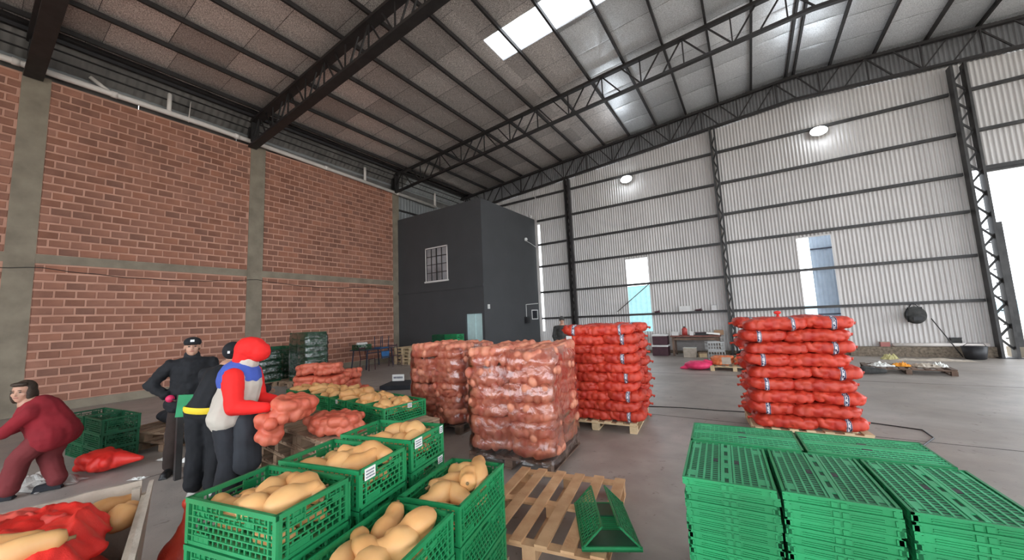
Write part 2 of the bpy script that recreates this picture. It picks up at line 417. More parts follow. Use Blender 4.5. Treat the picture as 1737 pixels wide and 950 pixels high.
def corr(u0, u1, z0, z1, pitch=0.108, amp=0.02, per=6, ztop=None):
    """corrugated strip in the u-z plane, waves in depth; returns MB with local x=u, y=depth, z"""
    n = max(2, int((u1 - u0) / pitch * per)); m = MB()
    vs = []
    for i in range(n + 1):
        u = u0 + (u1 - u0) * i / n; d = amp * math.sin(2 * PI * u / pitch)
        vs.append((u, d, z0)); vs.append((u, d, ztop(u) if ztop else z1))
    m.add(vs, [(2 * i, 2 * i + 2, 2 * i + 3, 2 * i + 1) for i in range(n)])
    m.smooth = True
    return m
# high sheet band above the brick wall, a slit of daylight under the eave
hs = struct('wall_left_upper') ; hs.name = 'wall_left_high'
y = -7.0; k = 0
TL = Matrix.Translation((XB + 0.36, 0, 9.08)) @ Matrix.Rotation(math.radians(-43), 4, 'Y')
while y < YW - 0.1:
    y1 = min(y + 2.4, YW)
    m = MB(); n_ = int((y1 - y) / 0.19 * 6); vs = []
    for q in range(n_ + 1):
        yy = y + (y1 - y + 0.02) * q / n_; d_ = 0.015 * math.sin(2 * PI * yy / 0.19)
        for tt in (0.0, -0.78): vs.append(tuple(TL @ Vector((tt, yy, d_))))
    m.add(vs, [(2 * q, 2 * q + 2, 2 * q + 3, 2 * q + 1) for q in range(n_)]); m.smooth = True
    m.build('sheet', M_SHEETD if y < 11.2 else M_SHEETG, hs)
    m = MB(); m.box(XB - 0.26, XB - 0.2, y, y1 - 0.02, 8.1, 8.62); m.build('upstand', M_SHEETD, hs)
    y = y1
mm_ = MB(); vs = []
for q in range(120):
    yy = -7 + 23.4 * q / 119
    for a_, b_ in ((0.0, 0.12), (0.03, 0.17), (0.0, 0.22)): vs.append((XB - 0.19 + a_ + 0.02 * noise.noise(Vector((yy * 3, b_ * 9, 0))), yy, 8.34 + b_ + 0.02 * noise.noise(Vector((yy * 2, b_ * 5, 4)))))
mm_.add(vs, [(3 * q + r_, 3 * q + 3 + r_, 3 * q + 4 + r_, 3 * q + 1 + r_) for q in range(119) for r_ in (0, 1)]); mm_.smooth = True
mm_.build('foil_strip', M_SHEETG, hs)
MB().box(XB - 0.36, XB - 0.2, -7, 11.7, 8.05, 8.16).build('ledge', M_SHEETD, hs)
for (a_, b_) in ((0.20, 8.90), (0.02, 8.72)): MB().box(XB + a_ - 0.03, XB + a_, -7, YW, b_ - 0.02, b_ + 0.01).build('rail', M_STEEL, hs)
MB().box(XB + 0.35, XB + 0.44, -7, YW, 8.97, 9.08).build('rail', M_STEEL, hs)
MB().box(XB + 0.465, XB + 0.60, -7, YW, 9.05, 9.20).build('eave_beam', M_STEEL, hs)
m = corr(11.76, YW, 5.0, 8.1, 0.19, 0.015, 6); o = m.build('sheet', M_SHEETG, hs); o.rotation_euler.z = PI / 2; o.location = (XB - 0.1, 0, 0)
MB().box(XB - 0.1, XB - 0.02, 11.76, YW, 7.25, 7.33).build('rail', M_STEEL, hs)

# ---- far sheet wall
wb = struct('wall_back')
def sheets(x0, x1, z0, z1=None, mat_=M_SHEET):
    n = max(1, round((x1 - x0) / 1.05)); w = (x1 - x0) / n
    for i in range(n):
        a = x0 + i * w; b = a + w
        m = corr(a, b + 0.01, z0, z1 or 0, ztop=(None if z1 else (lambda u: zc(u) - 0.86)))
        if not z1:
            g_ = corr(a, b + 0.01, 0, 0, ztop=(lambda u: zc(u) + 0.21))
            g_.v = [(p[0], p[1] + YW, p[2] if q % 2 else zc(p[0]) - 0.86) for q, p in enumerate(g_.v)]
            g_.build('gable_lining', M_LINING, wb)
        m.v = [(p[0], p[1] + YW + (0.004 if i % 2 else 0), p[2]) for p in m.v]
        m.build('sheet', mat_, wb)
OP1 = (-4.56, -3.58); OP2 = (1.57, 2.54)
sheets(XB - 0.3, -8.95, 0.1)
sheets(-8.83, OP1[0], 0.1)
sheets(-8.95, -8.83, 6.5); sheets(-8.95, -8.83, 0.1, 1.0)
sheets(OP1[0], OP1[1], 4.12); sheets(OP1[0], OP1[1], 0.1, 0.9)
sheets(OP1[1], OP2[0], 0.1)
sheets(OP2[0], OP2[1], 4.12); sheets(OP2[0], OP2[1], 0.1, 0.5)
sheets(OP2[1], 5.9, 0.28)
sheets(5.9, XE, 5.50)
for z in (1.64, 2.96, 4.28, 5.42, 6.68, 7.97):
    for a, b in ((XB, -9), (-8.9, -7.2), (-6.95, -0.78), (-0.55, 5.7), (6.05, 11.7), (11.9, XE)):
        if z < 5.4 and a > 6: continue
        if b < -8.95 and z < 6.8: continue
        MB().box(a, b, YW - 0.125, YW - 0.02, z - 0.045, z + 0.045).build('girt', M_STEELW, wb)
MB().box(2.6, 5.75, YW - 0.22, YW + 0.1, 0, 0.30).build('kerb', M_SOIL, wb)
MB().box(-8.9, 2.6, YW - 0.06, YW + 0.1, 0, 0.12).build('kerb', M_SOIL, wb)
# outer seam battens around the openings
for (a, b, z0) in ((OP1[0], OP1[1], 0.9), (OP2[0], OP2[1], 0.5)):
    for x in (a, b): MB().box(x - 0.015, x + 0.015, YW - 0.02, YW + 0.02, z0, 4.12).build('opening_edge', M_SHEET, wb)
    MB().box(a, b, YW - 0.02, YW + 0.02, 4.11, 4.15).build('opening_edge', M_SHEET, wb)
MB().bar((OP1[0] - 0.5, YW - 0.06, 1.8), (OP1[1], YW - 0.06, 2.95), 0.035, 0.03).build('brace', M_STEELW, wb)
# lattice columns
def lattice_column(x, y0, y1, w, ztop, m, pr=0.14, axis='x'):
    c = thing('steel_column', None, None)
    MB().box(x - w / 2, x - w / 2 + 0.06, y0, y1, 0, ztop).build('flange', m, c)
    MB().box(x + w / 2 - 0.06, x + w / 2, y0, y1, 0, ztop).build('flange', m, c)
    z = 0.25; k = 0
    while z < ztop - 0.35:
        s = 1 if k % 2 else -1
        b = MB().bar((x - s * (w / 2 - 0.05), (y0 + y1) / 2, z), (x + s * (w / 2 - 0.05), (y0 + y1) / 2, z + 0.32), 0.03, 0.05)
        b.build('lacing_bar', m, c); z += 0.32; k += 1
    MB().box(x - w / 2 - 0.05, x + w / 2 + 0.05, y0 - 0.04, y1 + 0.03, 0, 0.02).build('base_plate', m, c)
    return c
c = lattice_column(-7.07, YW - 0.36, YW - 0.12, 0.24, 8.45, M_STEEL); tag(c, 'black lattice steel column beside the grey office block', 'column')
c = lattice_column(-0.66, YW - 0.36, YW - 0.12, 0.22, 8.9, M_STEELW); tag(c, 'dark steel column between the two tall wall openings', 'column')
c = lattice_column(5.88, YW - 0.40, YW - 0.12, 0.34, 8.75, M_STEELW); tag(c, 'wide lattice steel column at the edge of the big doorway', 'column')
c = thing('door_post', 'outer ladder post just outside the big doorway edge', 'post')
MB().box(6.18, 6.34, YW + 0.1, YW + 0.3, 0, 3.9).build('upright', M_STEELW, c)
for k in range(9): MB().box(6.05, 6.2, YW + 0.16, YW + 0.2, 0.5 + k * 0.4, 0.54 + k * 0.4).build('rung', M_STEELW, c)
MB().box(6.1, 6.5, YW + 0.02, YW + 0.4, 0, 0.28).build('footing', M_CONC, c)
# door header
MB().box(6.05, XE, YW - 0.16, YW - 0.03, 5.44, 5.56).build('door_header', M_STEELW, wb)

# unseen wall added behind the camera; its wide tall opening controls the light
wf = struct('wall_front_added')
for i_ in range(16):
    a_ = XB - 0.3 + i_ * 2.03
    z_ = 0 if a_ < -10 else 7.2
    m = corr(a_, a_ + 2.03, z_, 9.2, 0.2, 0.02, 4); m.v = [(p[0], p[1] - 7.0, p[2] if q % 2 == 0 else zc(p[0]) + 0.2) for q, p in enumerate(m.v)]
    m.build('sheet', M_SHEET, wf)

# ---- ceiling: foil panels between purlins, skylight strip
ce = struct('ceiling')
PX = [-13.56, -13.2, -12.05, -10.87, -9.69, -8.51, -7.33, -6.2, -5.07, -3.9, -2.72, -1.53, -0.34, 0.78, 1.98, 3.1, 4.23, 5.42, 6.5, 7.65, 8.8, 9.95, 11.1, 12.25, 13.4, 14.55, 15.7, 16.9, XE]
DY = 1.23
nY = int((YW + 0.35 + 3.5) / DY)
panel_cache = {}
SKY_Y = (7.87, 8.90)
def roof_panel(x0, x1, y0, y1, name, m, wavy, th=0.0):
    key = (round(x1 - x0, 3), round(y1 - y0, 3), x0 >= 1.9, wavy, m.name)
    if key not in panel_cache:
        l = x1 - x0; d = y1 - y0 - 0.012; sl = -0.07 if x0 >= 1.9 else 0.07
        n = 14 if wavy else 3; nx = 10 if wavy else 4; vs = []; rnd_ = random.Random(len(panel_cache))
        for j in range(n + 1):
            for i in range(nx + 1):
                yy = d * j / n; xx = l * i / nx
                sag = -0.02 * math.sin(PI * i / nx) * math.sin(PI * min(1, max(0, yy / d)))
                wv = (0.010 * math.sin(2 * PI * j / 2 + 1.2 * math.sin(3 * xx))) if wavy else 0
                vs.append((xx, yy, xx * sl + sag + wv + rnd_.uniform(-0.004, 0.004)))
        mb = MB(); w = nx + 1
        mb.add(vs, [(j * w + i, (j + 1) * w + i, (j + 1) * w + i + 1, j * w + i + 1) for j in range(n) for i in range(nx)])
        panel_cache[key] = mb.data(name, m, smooth=True)
    z = zc(x0) + 0.20 if x0 < 1.9 else 10.03 - 0.07 * (x0 - XR) + 0.20
    return obj(name, panel_cache[key], ce, (x0, y0, z))
cnt = 0
XS = sorted(PX + [-5.72])
for i in range(len(XS) - 1):
    x0, x1 = XS[i], XS[i + 1]
    for j in range(nY):
        y0 = -3.5 + j * DY + (0.25 if i % 3 == 1 else 0); y1 = y0 + DY
        if j == nY - 1: y1 = YW + 0.3
        wavy = (x0 > -4.5)
        segs = [(y0, y1)]
        if -5.8 < x0 < 7.0:
            a, b = SKY_Y; ns = []
            if y1 <= a + .02 or y0 >= b - .02: ns = [(y0, y1)]
            else:
                if y0 < a - 0.05: ns.append((y0, a))
                if y1 > b + 0.05: ns.append((b, y1))
            segs = ns
        for (a, b) in segs:
            if b - a > 0.08 and x0 < 12:
                roof_panel(x0, x1, a, b, 'insulation_panel', M_FOILR if wavy else M_FOIL, wavy); cnt += 1
    if x0 > 12 :
        roof_panel(x0, x1, -3.5, YW + 0.3, 'roof_sheet', M_FOILR, True)
    if -5.8 < x0 < 7.0:
        sky = roof_panel(x0, x1, SKY_Y[0], SKY_Y[1], 'skylight_panel', M_SKYL, False)
print('roof panels', cnt)
# outer roof deck keeps the sky off the back of the foil (open over the skylight)
MB().add([(XB + 0.5, -7, zc(XB + .5) + 0.30), (-5.76, -7, zc(-5.76) + 0.30), (-5.76, YW + 0.5, zc(-5.76) + 0.30), (XB + 0.5, YW + 0.5, zc(XB + .5) + 0.30)], [(0, 1, 2, 3)]).build('roof_deck', M_SHEETD, ce)
MB().box(XB - 0.4, XB + 0.5, 11.3, YW + 0.5, 9.24, 9.26).build('roof_deck', M_SHEETD, ce)
MB().box(XB + 0.35, XB + 0.6, 11.3, YW + 0.3, 9.16, 9.22).build('roof_deck', M_SHEETD, ce)
for (ya, yb) in ((-7, SKY_Y[0] - 0.03), (SKY_Y[1] + 0.03, YW + 0.5)):
    for (xa, xb) in ((-5.76, XR), (XR, XE + .3)):
        za, zb = (zc(xa) if xa <= XR else 10.03), (zc(xb) if xb <= XR else 10.03 - 0.07 * (xb - XR))
        MB().add([(xa, ya, za + 0.30), (xb, ya, zb + 0.30), (xb, yb, zb + 0.30), (xa, yb, za + 0.30)], [(0, 1, 2, 3)]).build('roof_deck', M_SHEETD, ce)
MB().add([(7.65, SKY_Y[0] - .03, zc(7.65) + .3), (XE + .3, SKY_Y[0] - .03, zc(XE + .3) + .3), (XE + .3, SKY_Y[1] + .03, zc(XE + .3) + .3), (7.65, SKY_Y[1] + .03, zc(7.65) + .3)], [(0, 1, 2, 3)]).build('roof_deck', M_SHEETD, ce)
for i, x in enumerate(PX):
    if x > 17 or x < -13.5: continue
    xs = [x - 0.11, x + 0.11] if abs(x - 1.98) < 0.01 else [x]
    for xx in xs:
        z = zc(xx) + 0.115
        for (a, b) in ((-7, 0.7), (0.72, 5.33), (5.35, 11.38), (11.4, YW)):
            m = MB(); m.box(xx - 0.03, xx + 0.03, a, b, z - 0.055, z + 0.06)
            m.build('purlin', M_STEEL, ce)

# ---- trusses
def truss(y, label, w=0.12, x0=XB + 0.05, x1=XE, dep=0.85, step=0.55, two=False, zlow=None):
    t = thing('roof_truss', label, 'truss', (0, 0, 0))
    ys = (y - w / 2, y + w / 2)
    for (a, b) in ((x0, XR), (XR, x1)):
        MB().bar((a, y, zc(a)), (b, y, zc(b)), w + 0.03, 0.09).build('top_chord', M_STEEL, t)
        MB().bar((a, y, zc(a) - dep), (b, y, zc(b) - dep), w, 0.085).build('bottom_chord', M_STEEL, t)
    n = int((x1 - x0) / step); xs = [x0 + (x1 - x0) * i / n for i in range(n + 1)]
    for i in range(n):
        if xs[i] > 11: break
        yy = y + (0.03 if i % 2 else -0.03)
        a, b = xs[i], xs[i + 1]
        if i % 4 == 0: p, q = (a, yy, zc(a) - dep), (b, yy, zc(b))
        elif i % 4 == 2: p, q = (a, yy, zc(a)), (b, yy, zc(b) - dep)
        elif i % 4 == 1: p, q = (a, yy, zc(a)), (b, yy, zc(b) - dep)
        else: p, q = (a, yy, zc(a) - dep), (b, yy, zc(b))
        MB().bar(p, q, 0.035, 0.04).build('web_bar', M_STEEL, t)
        if i % 2 == 0: MB().bar((b, yy, zc(b) - dep), (b, yy, zc(b)), 0.035, 0.035).build('web_bar', M_STEEL, t)
    return t
truss(0.72, 'black roof truss nearest the camera, at the left edge', w=0.30)
truss(5.38, 'black roof truss rising from the second concrete post', w=0.26, step=0.5)
truss(11.45, 'black roof truss crossing just past the skylight strip', w=0.12, step=0.62)
truss(16.28, 'black roof truss running along the top of the sheet wall', w=0.10, step=0.62)
# stub posts joining trusses to the brick wall
for y in (0.72, 5.38, 11.45):
    c = thing('truss_post', None, None); tag(c, {0.72: 'short steel post on the first concrete post', 5.38: 'short steel post on the second concrete post', 11.45: 'short steel post at the end of the brick wall'}[y], 'post')
    for dx in (-0.02, 0.2): MB().box(XB + dx, XB + dx + 0.06, y - 0.12, y + 0.12, 8.18, 9.0).build('upright', M_STEEL, c)
    MB().bar((XB + 0.05, y, 8.25), (XB + 0.24, y, 8.6), 0.03).build('lacing_bar', M_STEEL, c)
    MB().bar((XB + 0.24, y, 8.6), (XB + 0.05, y, 8.9), 0.03).build('lacing_bar', M_STEEL, c)
# white gutter pipe along the wall top
pp = thing('drain_pipe', 'long white plastic pipe along the top of the brick wall', 'pipe')
def pz(y): return 8.27 - 0.028 * max(0, y - 4)
m = MB(); m.tube([(XB + 0.1, -6.9, pz(-6.9)), (XB + 0.1, 4, pz(4)), (XB + 0.1, 14.2, pz(14.2))], 0.075, 10); m.build('pipe_run', M_PVC, pp)
for y in (0.45, 2.05, 4.9, 8.0, 11.6):
    MB().tube([(XB + 0.1, y - 0.06, pz(y)), (XB + 0.1, y + 0.06, pz(y))], 0.088, 10).build('coupling', M_PVC, pp)
for y, h in ((3.17, 0.98), (9.8, 1.0), (14.15, 1.1)):
    MB().tube([(XB + 0.1, y, pz(y)), (XB + 0.1, y, pz(y) + h - 0.32)], 0.055, 10).build('riser', M_PVC, pp)
MB().tube([(XB + 0.1, 2.0, pz(2)), (XB - 0.02, 1.62, pz(2) + 0.32)], 0.05, 10).build('branch', M_PVC, pp)
MB().tube([(XB + 0.12, 3.62, pz(3.6) - 0.1), (XB + 0.1, 3.66, pz(3.6) + 0.6)], 0.012, 6).build('hanger_rod', M_PVC, pp)
# cable sagging along the brick wall
cb = MB(); pts = []
for i in range(60):
    y = -1 + i * 12.3 / 59; k = (y - 1) / 4.6; pts.append((XB + 0.03, y, 3.42 - 0.16 * abs(math.sin(k * PI)) + 0.01 * math.sin(7 * y)))
cb.tube(pts, 0.008, 5); tag(cb.build('cable', M_BLACK), 'thin black cable sagging along the brick wall under the beam', 'cable')

# ---- lamps on the far wall
for x, z, lb in ((-4.16, 7.72, 'round white floodlight on the far wall, left of the steel column'), (2.56, 7.78, 'round white floodlight on the far wall, high on the right')):
    t = thing('floodlight', lb, 'lamp', (x, YW - 0.22, z))
    m = MB().ball((0, 0, 0), (0.26, 0.08, 0.17), 16, 10); m.build('lamp_housing', M_WHITE, t)
    m = MB().ball((0, -0.05, -0.01), (0.24, 0.07, 0.155), 16, 10); m.build('lamp_face', M_LAMP, t)
    MB().box(-0.02, 0.02, 0.05, 0.14, -0.05, 0.12).build('bracket', M_STEEL, t)
    ld = bpy.data.lights.new('floodlight_lamp', 'SPOT'); ld.energy = 8; ld.spot_size = 2.6; ld.spot_blend = 1; ld.color = (0.9, 0.95, 1); ld.shadow_soft_size = 0.15
    lo = obj('lamp_light', ld, t, (0, -0.2, 0)); lo.rotation_euler = (math.radians(55), 0, 0)

# ---- office block
ofc = thing('office_block', 'dark grey two-storey office block in the corner', 'building')
X0, X1, Y0, Y1, ZT = XB - 0.05, -8.955, 11.68, 16.2, 6.68
# front wall with window and door holes
wx0, wx1, wz0, wz1 = -12.22, -10.86, 3.5, 5.05
dx0, dx1, dz1 = -9.93, -9.08, 1.98
m = MB()
for (a, b, c0, d0) in ((X0, wx0, 0, ZT), (wx1, dx0, 0, ZT), (wx0, wx1, 0, wz0), (wx0, wx1, wz1, ZT), (dx0, dx1, dz1, ZT), (dx1, X1, 0, ZT)):
    m.box(a, b, Y0, Y0 + 0.15, c0, d0)
m.build('front_wall', M_GREYWALL, ofc)
MB().box(X0, X1 - 0.0, Y0 - 0.03, Y0, 3.06, 3.20).build('floor_band', M_GREYWALL, ofc)
m = MB()
sy0, sy1, sz0, sz1 = 15.48, 16.0, 1.66, 2.05
for (a, b, c0, d0) in ((Y0 + .15, sy0, 0, ZT + 0.0), (sy0, sy1, 0, sz0), (sy0, sy1, sz1, ZT), (sy1, Y1, 0, ZT)):
    m.box(X1 - 0.15, X1, a, b, c0, d0)
m.build('side_wall', M_GREYWALL, ofc)
MB().box(X0, X1, Y0, Y1, ZT, ZT + 0.06).build('roof_slab', M_GREYWALL, ofc)
wn = MB()
wn.box(wx0, wx0 + 0.05, Y0 - 0.02, Y0 + 0.08, wz0, wz1).box(wx1 - 0.05, wx1, Y0 - 0.02, Y0 + 0.08, wz0, wz1).box(wx0, wx1, Y0 - 0.02, Y0 + 0.08, wz1 - 0.05, wz1).box(wx0 - 0.04, wx1 + 0.04, Y0 - 0.06, Y0 + 0.08, wz0 - 0.04, wz0 + 0.03)
wn = wn.build('window_frame', M_WHITE, ofc)
gw, gh = (wx1 - wx0 - 0.1) / 4, (wz1 - wz0 - 0.08) / 4
for i in range(4):
    for j in range(4):
        a = wx0 + 0.05 + i * gw; c0 = wz0 + 0.03 + j * gh
        MB().box(a + 0.012, a + gw - 0.012, Y0 + 0.02, Y0 + 0.028, c0 + 0.012, c0 + gh - 0.012).build('pane', M_GLASS, wn)
m = MB()
for i in range(5): m.box(wx0 + 0.05 + i * gw - (0.025 if i == 2 else 0.014), wx0 + 0.05 + i * gw + (0.025 if i == 2 else 0.014), Y0 - 0.01, Y0 + 0.04, wz0, wz1)
for j in range(5): m.box(wx0 + 0.05, wx1 - 0.05, Y0 - 0.008, Y0 + 0.04, wz0 + 0.03 + j * gh - 0.013, wz0 + 0.03 + j * gh + 0.013)
m.build('glazing_bar', M_STEEL, wn)
d = MB().box(dx0, dx1, Y0 + 0.08, Y0 + 0.12, 0, dz1).build('lit_doorway_panel', M_LIT_INTERIOR, ofc)
MB().box(dx0 + 0.42, dx0 + 0.45, Y0 + 0.065, Y0 + 0.08, 0, dz1).build('door_stile', M_LIT_INTERIOR, d)
m = MB().box(X1, X1 + 0.02, sy0 - .04, sy0, sz0, sz1).box(X1, X1 + 0.02, sy1, sy1 + .04, sz0, sz1).box(X1, X1 + .02, sy0 - .04, sy1 + .04, sz0 - .04, sz0).box(X1, X1 + .02, sy0 - .04, sy1 + .04, sz1, sz1 + .04)
f2 = m.build('small_window_frame', M_WHITE, ofc)
MB().box(X1 - 0.1, X1 - 0.09, sy0, sy1, sz0, sz1).build('pane', M_CLOTHN, f2)
t = thing('wall_box', 'black electrical box on the side of the grey office block', 'electrical box', (X1 + 0.06, 14.9, 1.62))
MB().box(-0.055, 0.06, -0.17, 0.17, -0.16, 0.14).build('housing', M_BLACK, t)
MB().box(0.06, 0.07, -0.12, 0.12, -0.11, 0.09).build('cover', M_BLACK, t)
MB().tube([(-0.03, 0, 0.14), (-0.03, 0, 0.72), (-0.03, 1.15, 0.78)], 0.018, 6).build('conduit', M_WHITE, t)
t = thing('wall_lamp', 'small white lamp high on the side of the office block', 'lamp', (X1, 15.05, 5.5))
MB().ball((0.1, 0, 0), 0.09, 10, 8).build('lamp_shade', M_WHITE, t)
MB().tube([(0.0, 0, 0), (0.02, 0.5, -0.08), (0.02, 1.1, -0.2)], 0.014, 6).build('cable', M_WHITE, t)
t = thing('security_lamp', 'tiny white lamp on the far top corner of the office', 'lamp', (X1 - 0.05, 15.9, ZT + 0.06))
MB().ball((0, 0, 0.12), 0.07, 10, 8).build('lamp_shade', M_WHITE, t); MB().box(-0.02, 0.02, -0.02, 0.02, 0, 0.08).build('stem', M_WHITE, t)
t = thing('wall_sensor', 'small white sensor near the front corner of the office', 'sensor', (X1 + 0.002, 11.95, 2.24))
MB().box(0, 0.05, -0.05, 0.05, -0.09, 0.09).build('housing', M_WHITE, t); MB().ball((0.05, 0, -0.02), 0.03, 8, 6).build('lens', M_WHITE, t)

# ---- outdoors seen through the openings
t = thing('outdoor_shed', 'pale teal shed wall outside behind the first opening', 'shed')
m = corr(-9, -1.2, -0.1, 3.2, 0.3, 0.03, 6); m.v = [(a, b + 22, c) for a, b, c in m.v]; m.build('shed_wall', M_TEAL, t)
MB().box(-9, -1.2, 22.05, 26, 3.2, 3.3).build('shed_roof', M_TEAL, t)
t = thing('outdoor_gate_leaf', 'bluish corrugated sheet leaf standing outside the second opening', 'gate')
m = corr(1.98, 3.3, -0.14, 4.5, 0.11, 0.014, 6); m.v = [(a, b + YW + 0.5, c) for a, b, c in m.v]; m.build('sheet', M_BLUESH, t)
for z in (1.35, 3.7): MB().box(1.98, 3.3, YW + 0.44, YW + 0.48, z, z + 0.05).build('rail', M_BLUED, t)
m = MB(); rnd = random.Random(5); vs = []; n = 60
for i in range(n + 1):
    x = 4 + i * 1.6; h = 0.6 + 1.2 * noise.noise(Vector((x * 0.06, 3, 0))) + 0.3 * noise.noise(Vector((x * 0.5, 1, 0)))
    for (dy, hh) in ((0, -0.3), (5, h * 0.8 + .5), (14, h + 1), (40, -0.3)): vs.append((x, 60 + dy, hh))
m.add(vs, [(4 * i + k, 4 * i + 4 + k, 4 * i + 5 + k, 4 * i + 1 + k) for i in range(n) for k in range(3)])
m.smooth = True
tag(m.build('scrub_ridge', M_HILL), 'low hazy blue-green scrub ridge beyond the big doorway', 'hill')

# ================================================================== OBJECTS
# ---- pallets
def make_pallet(W_, L_, m, n=6, seed=0, bw=0.095):
    """W_ across x, boards run along y (length L_); returns list of (name, mesh) parts"""
    rnd = random.Random(seed); P = []
    def jb(x0, x1, y0, y1, z0, z1, name):
        c = rnd.uniform(-.006, .006)
        mb = MB().box(x0 + c, x1 + c, y0 + rnd.uniform(-.008, .008), y1 + rnd.uniform(-.008, .008), z0, z1)
        P.append((name, mb.data(name, m)))
    for i in range(n):
        x = -W_ / 2 + bw / 2 + (W_ - bw) * i / (n - 1)
        jb(x - bw / 2, x + bw / 2, -L_ / 2, L_ / 2, 0.122, 0.14, 'top_board')
    for y in (-L_ / 2 + 0.05, 0, L_ / 2 - 0.05): jb(-W_ / 2, W_ / 2, y - 0.045, y + 0.045, 0.1, 0.121, 'cross_board')
    for x in (-W_ / 2 + 0.05, 0, W_ / 2 - 0.05):
        for y in (-L_ / 2 + 0.05, 0, L_ / 2 - 0.05): jb(x - 0.05, x + 0.05, y - 0.05, y + 0.05, 0.02, 0.099, 'block')
        jb(x - 0.05, x + 0.05, -L_ / 2, L_ / 2, 0, 0.019, 'bottom_board')
    return P
PAL = {}
def pallet(kind, W_, L_, m, loc, rz, label, group=None, n=6, cat='pallet'):
    key = (kind, W_, L_, n)
    if key not in PAL: PAL[key] = make_pallet(W_, L_, m, n, len(PAL))
    t = thing('wooden_pallet', label, cat, loc, rz, group)
    for nm, me in PAL[key]: obj(nm, me, t)
    return t

# ---- open green crate
def crate_parts(L_=0.6, W_=0.4, H_=0.2, M=M_GREEN):
    P = []
    def panel(l, seed, rows=6):
        """lattice wall in local x (length l) / z, thickness in y (outside = -y)"""
        m = MB(); h = H_; hl = l / 2
        m.box(-hl, hl, -0.012, 0.004, h - 0.022, h)                    # rim
        m.box(-hl, hl, -0.006, 0.004, 0, 0.014)
        for s in (-1, 1):                                              # corner posts
            a, b = sorted((s * hl, s * (hl - 0.022))); m.box(a, b, -0.009, 0.004, 0, h)
            a, b = sorted((s * (hl - 0.045), s * (hl - 0.055))); m.box(a, b, -0.007, 0.004, 0.01, h - 0.02)
        z0, z1 = 0.014, h - 0.022; dz = (z1 - z0) / rows; hw = 0.055
        n = int((l - 0.11) / 0.034)
        for r in range(rows + 1):
            z = z0 + r * dz
            if r == rows - 1:                                          # the hand hole interrupts the top rib
                m.box(-hl + 0.05, -hw, -0.008, 0.002, z - 0.003, z + 0.003); m.box(hw, hl - 0.05, -0.008, 0.002, z - 0.003, z + 0.003)
            elif r < rows: m.box(-hl + 0.02, hl - 0.02, -0.008, 0.002, z - 0.003, z + 0.003)
            if r < rows:
                for i in range(n + 1):
                    x = -hl + 0.055 + (l - 0.11) * (i + (0.5 if r % 2 else 0)) / n
                    if x > hl - 0.055: continue
                    if r >= rows - 2 and abs(x) < hw and r == rows - 1: continue
                    m.box(x - 0.003, x + 0.003, -0.005, 0.0, z, z + dz)
        # plain plates: label field low on one side and frame round the hand hole
        m.box(-hw - 0.008, hw + 0.008, -0.009, 0.004, z1 - dz - 0.005, z1 - dz + 0.004)
        m.box(-hw - 0.008, -hw, -0.009, 0.004, z1 - dz, z1); m.box(hw, hw + 0.008, -0.009, 0.004, z1 - dz, z1)
        m.box(-hl + 0.06, -hl + 0.16, -0.004, 0.001, 0.014, 0.014 + dz * 1.4)
        m.box(0.1, 0.16, -0.004, 0.001, z1 - 2.1 * dz, z1 - dz)
        # inner ledges seen from above on the far walls
        m.box(-hl + 0.03, hl - 0.03, 0.002, 0.009, h - 0.075, h - 0.068)
        m.box(-hl + 0.03, -0.07, 0.002, 0.010, h - 0.045, h - 0.038); m.box(0.07, hl - 0.03, 0.002, 0.010, h - 0.045, h - 0.038)
        m.box(-hl + 0.03, hl - 0.03, 0.002, 0.008, h - 0.11, h - 0.105)
        m.box(-hl + 0.07, -hl + 0.14, 0.0, 0.006, h - 0.068, h - 0.03)
        return m
    for s in (0, 1):
        T = Matrix.Rotation(PI * s, 4, 'Z') @ Matrix.Translation((0, -W_ / 2 + 0.012, 0.0))
        m = panel(L_, 0); m.v = [tuple(T @ Vector(v)) for v in m.v]; P.append(('side_panel', m.data('side_panel', M)))
        T = Matrix.Rotation(PI / 2 + PI * s, 4, 'Z') @ Matrix.Translation((0, -L_ / 2 + 0.012, 0.0))
        m = panel(W_ - 0.024, 1); m.v = [tuple(T @ Vector(v)) for v in m.v]; P.append(('end_panel', m.data('end_panel', M)))
    m = MB()
    for i in range(10): y = -W_ / 2 + 0.02 + (W_ - 0.04) * i / 9; m.box(-L_ / 2 + 0.01, L_ / 2 - 0.01, y - 0.008, y + 0.008, 0.004, 0.010)
    for i in range(14): x = -L_ / 2 + 0.02 + (L_ - 0.04) * i / 13; m.box(x - 0.008, x + 0.008, -W_ / 2 + 0.01, W_ / 2 - 0.01, 0.001, 0.004)
    P.append(('base', m.data('base', M)))
    return P
CRATE = crate_parts()
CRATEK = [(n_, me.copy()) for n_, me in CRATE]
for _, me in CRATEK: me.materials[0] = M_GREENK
CH_ = 0.205
def crate(loc, rz, label, group=None, parts=CRATE, name='green_crate', cat='crate'):
    t = thing(name, label, cat, loc, rz, group)
    for nm, me in parts: obj(nm, me, t)
    return t
def paper_label(parent, x, z, w=0.085, h=0.055, side=-1, ly=0.2, tilt=0.03):
    """paper label on the outside of the long side panel (side=-1 front, +1 back) of a crate"""
    m = MB(); y = side * (ly + 0.004)
    m.box(x - w / 2, x + w / 2, min(y, y - side * 0.002), max(y, y - side * 0.002), z - h / 2, z + h / 2)
    o = m.build('paper_label', M_PAPER, parent); o['label'] = 'white printed paper label'
    ink = MB(); rnd = random.Random(int(x * 1000))
    for k in range(3):
        xx = x - w * 0.38
        while xx < x + w * 0.36:
            l = rnd.uniform(0.004, 0.011); ink.box(xx, min(xx + l, x + w * .4), y - 0.0015, y + 0.0015, z + h * (0.25 - 0.26 * k) - 0.004, z + h * (0.25 - 0.26 * k) + 0.004); xx += l + 0.003
    ink.build('print', M_INK, o); return o
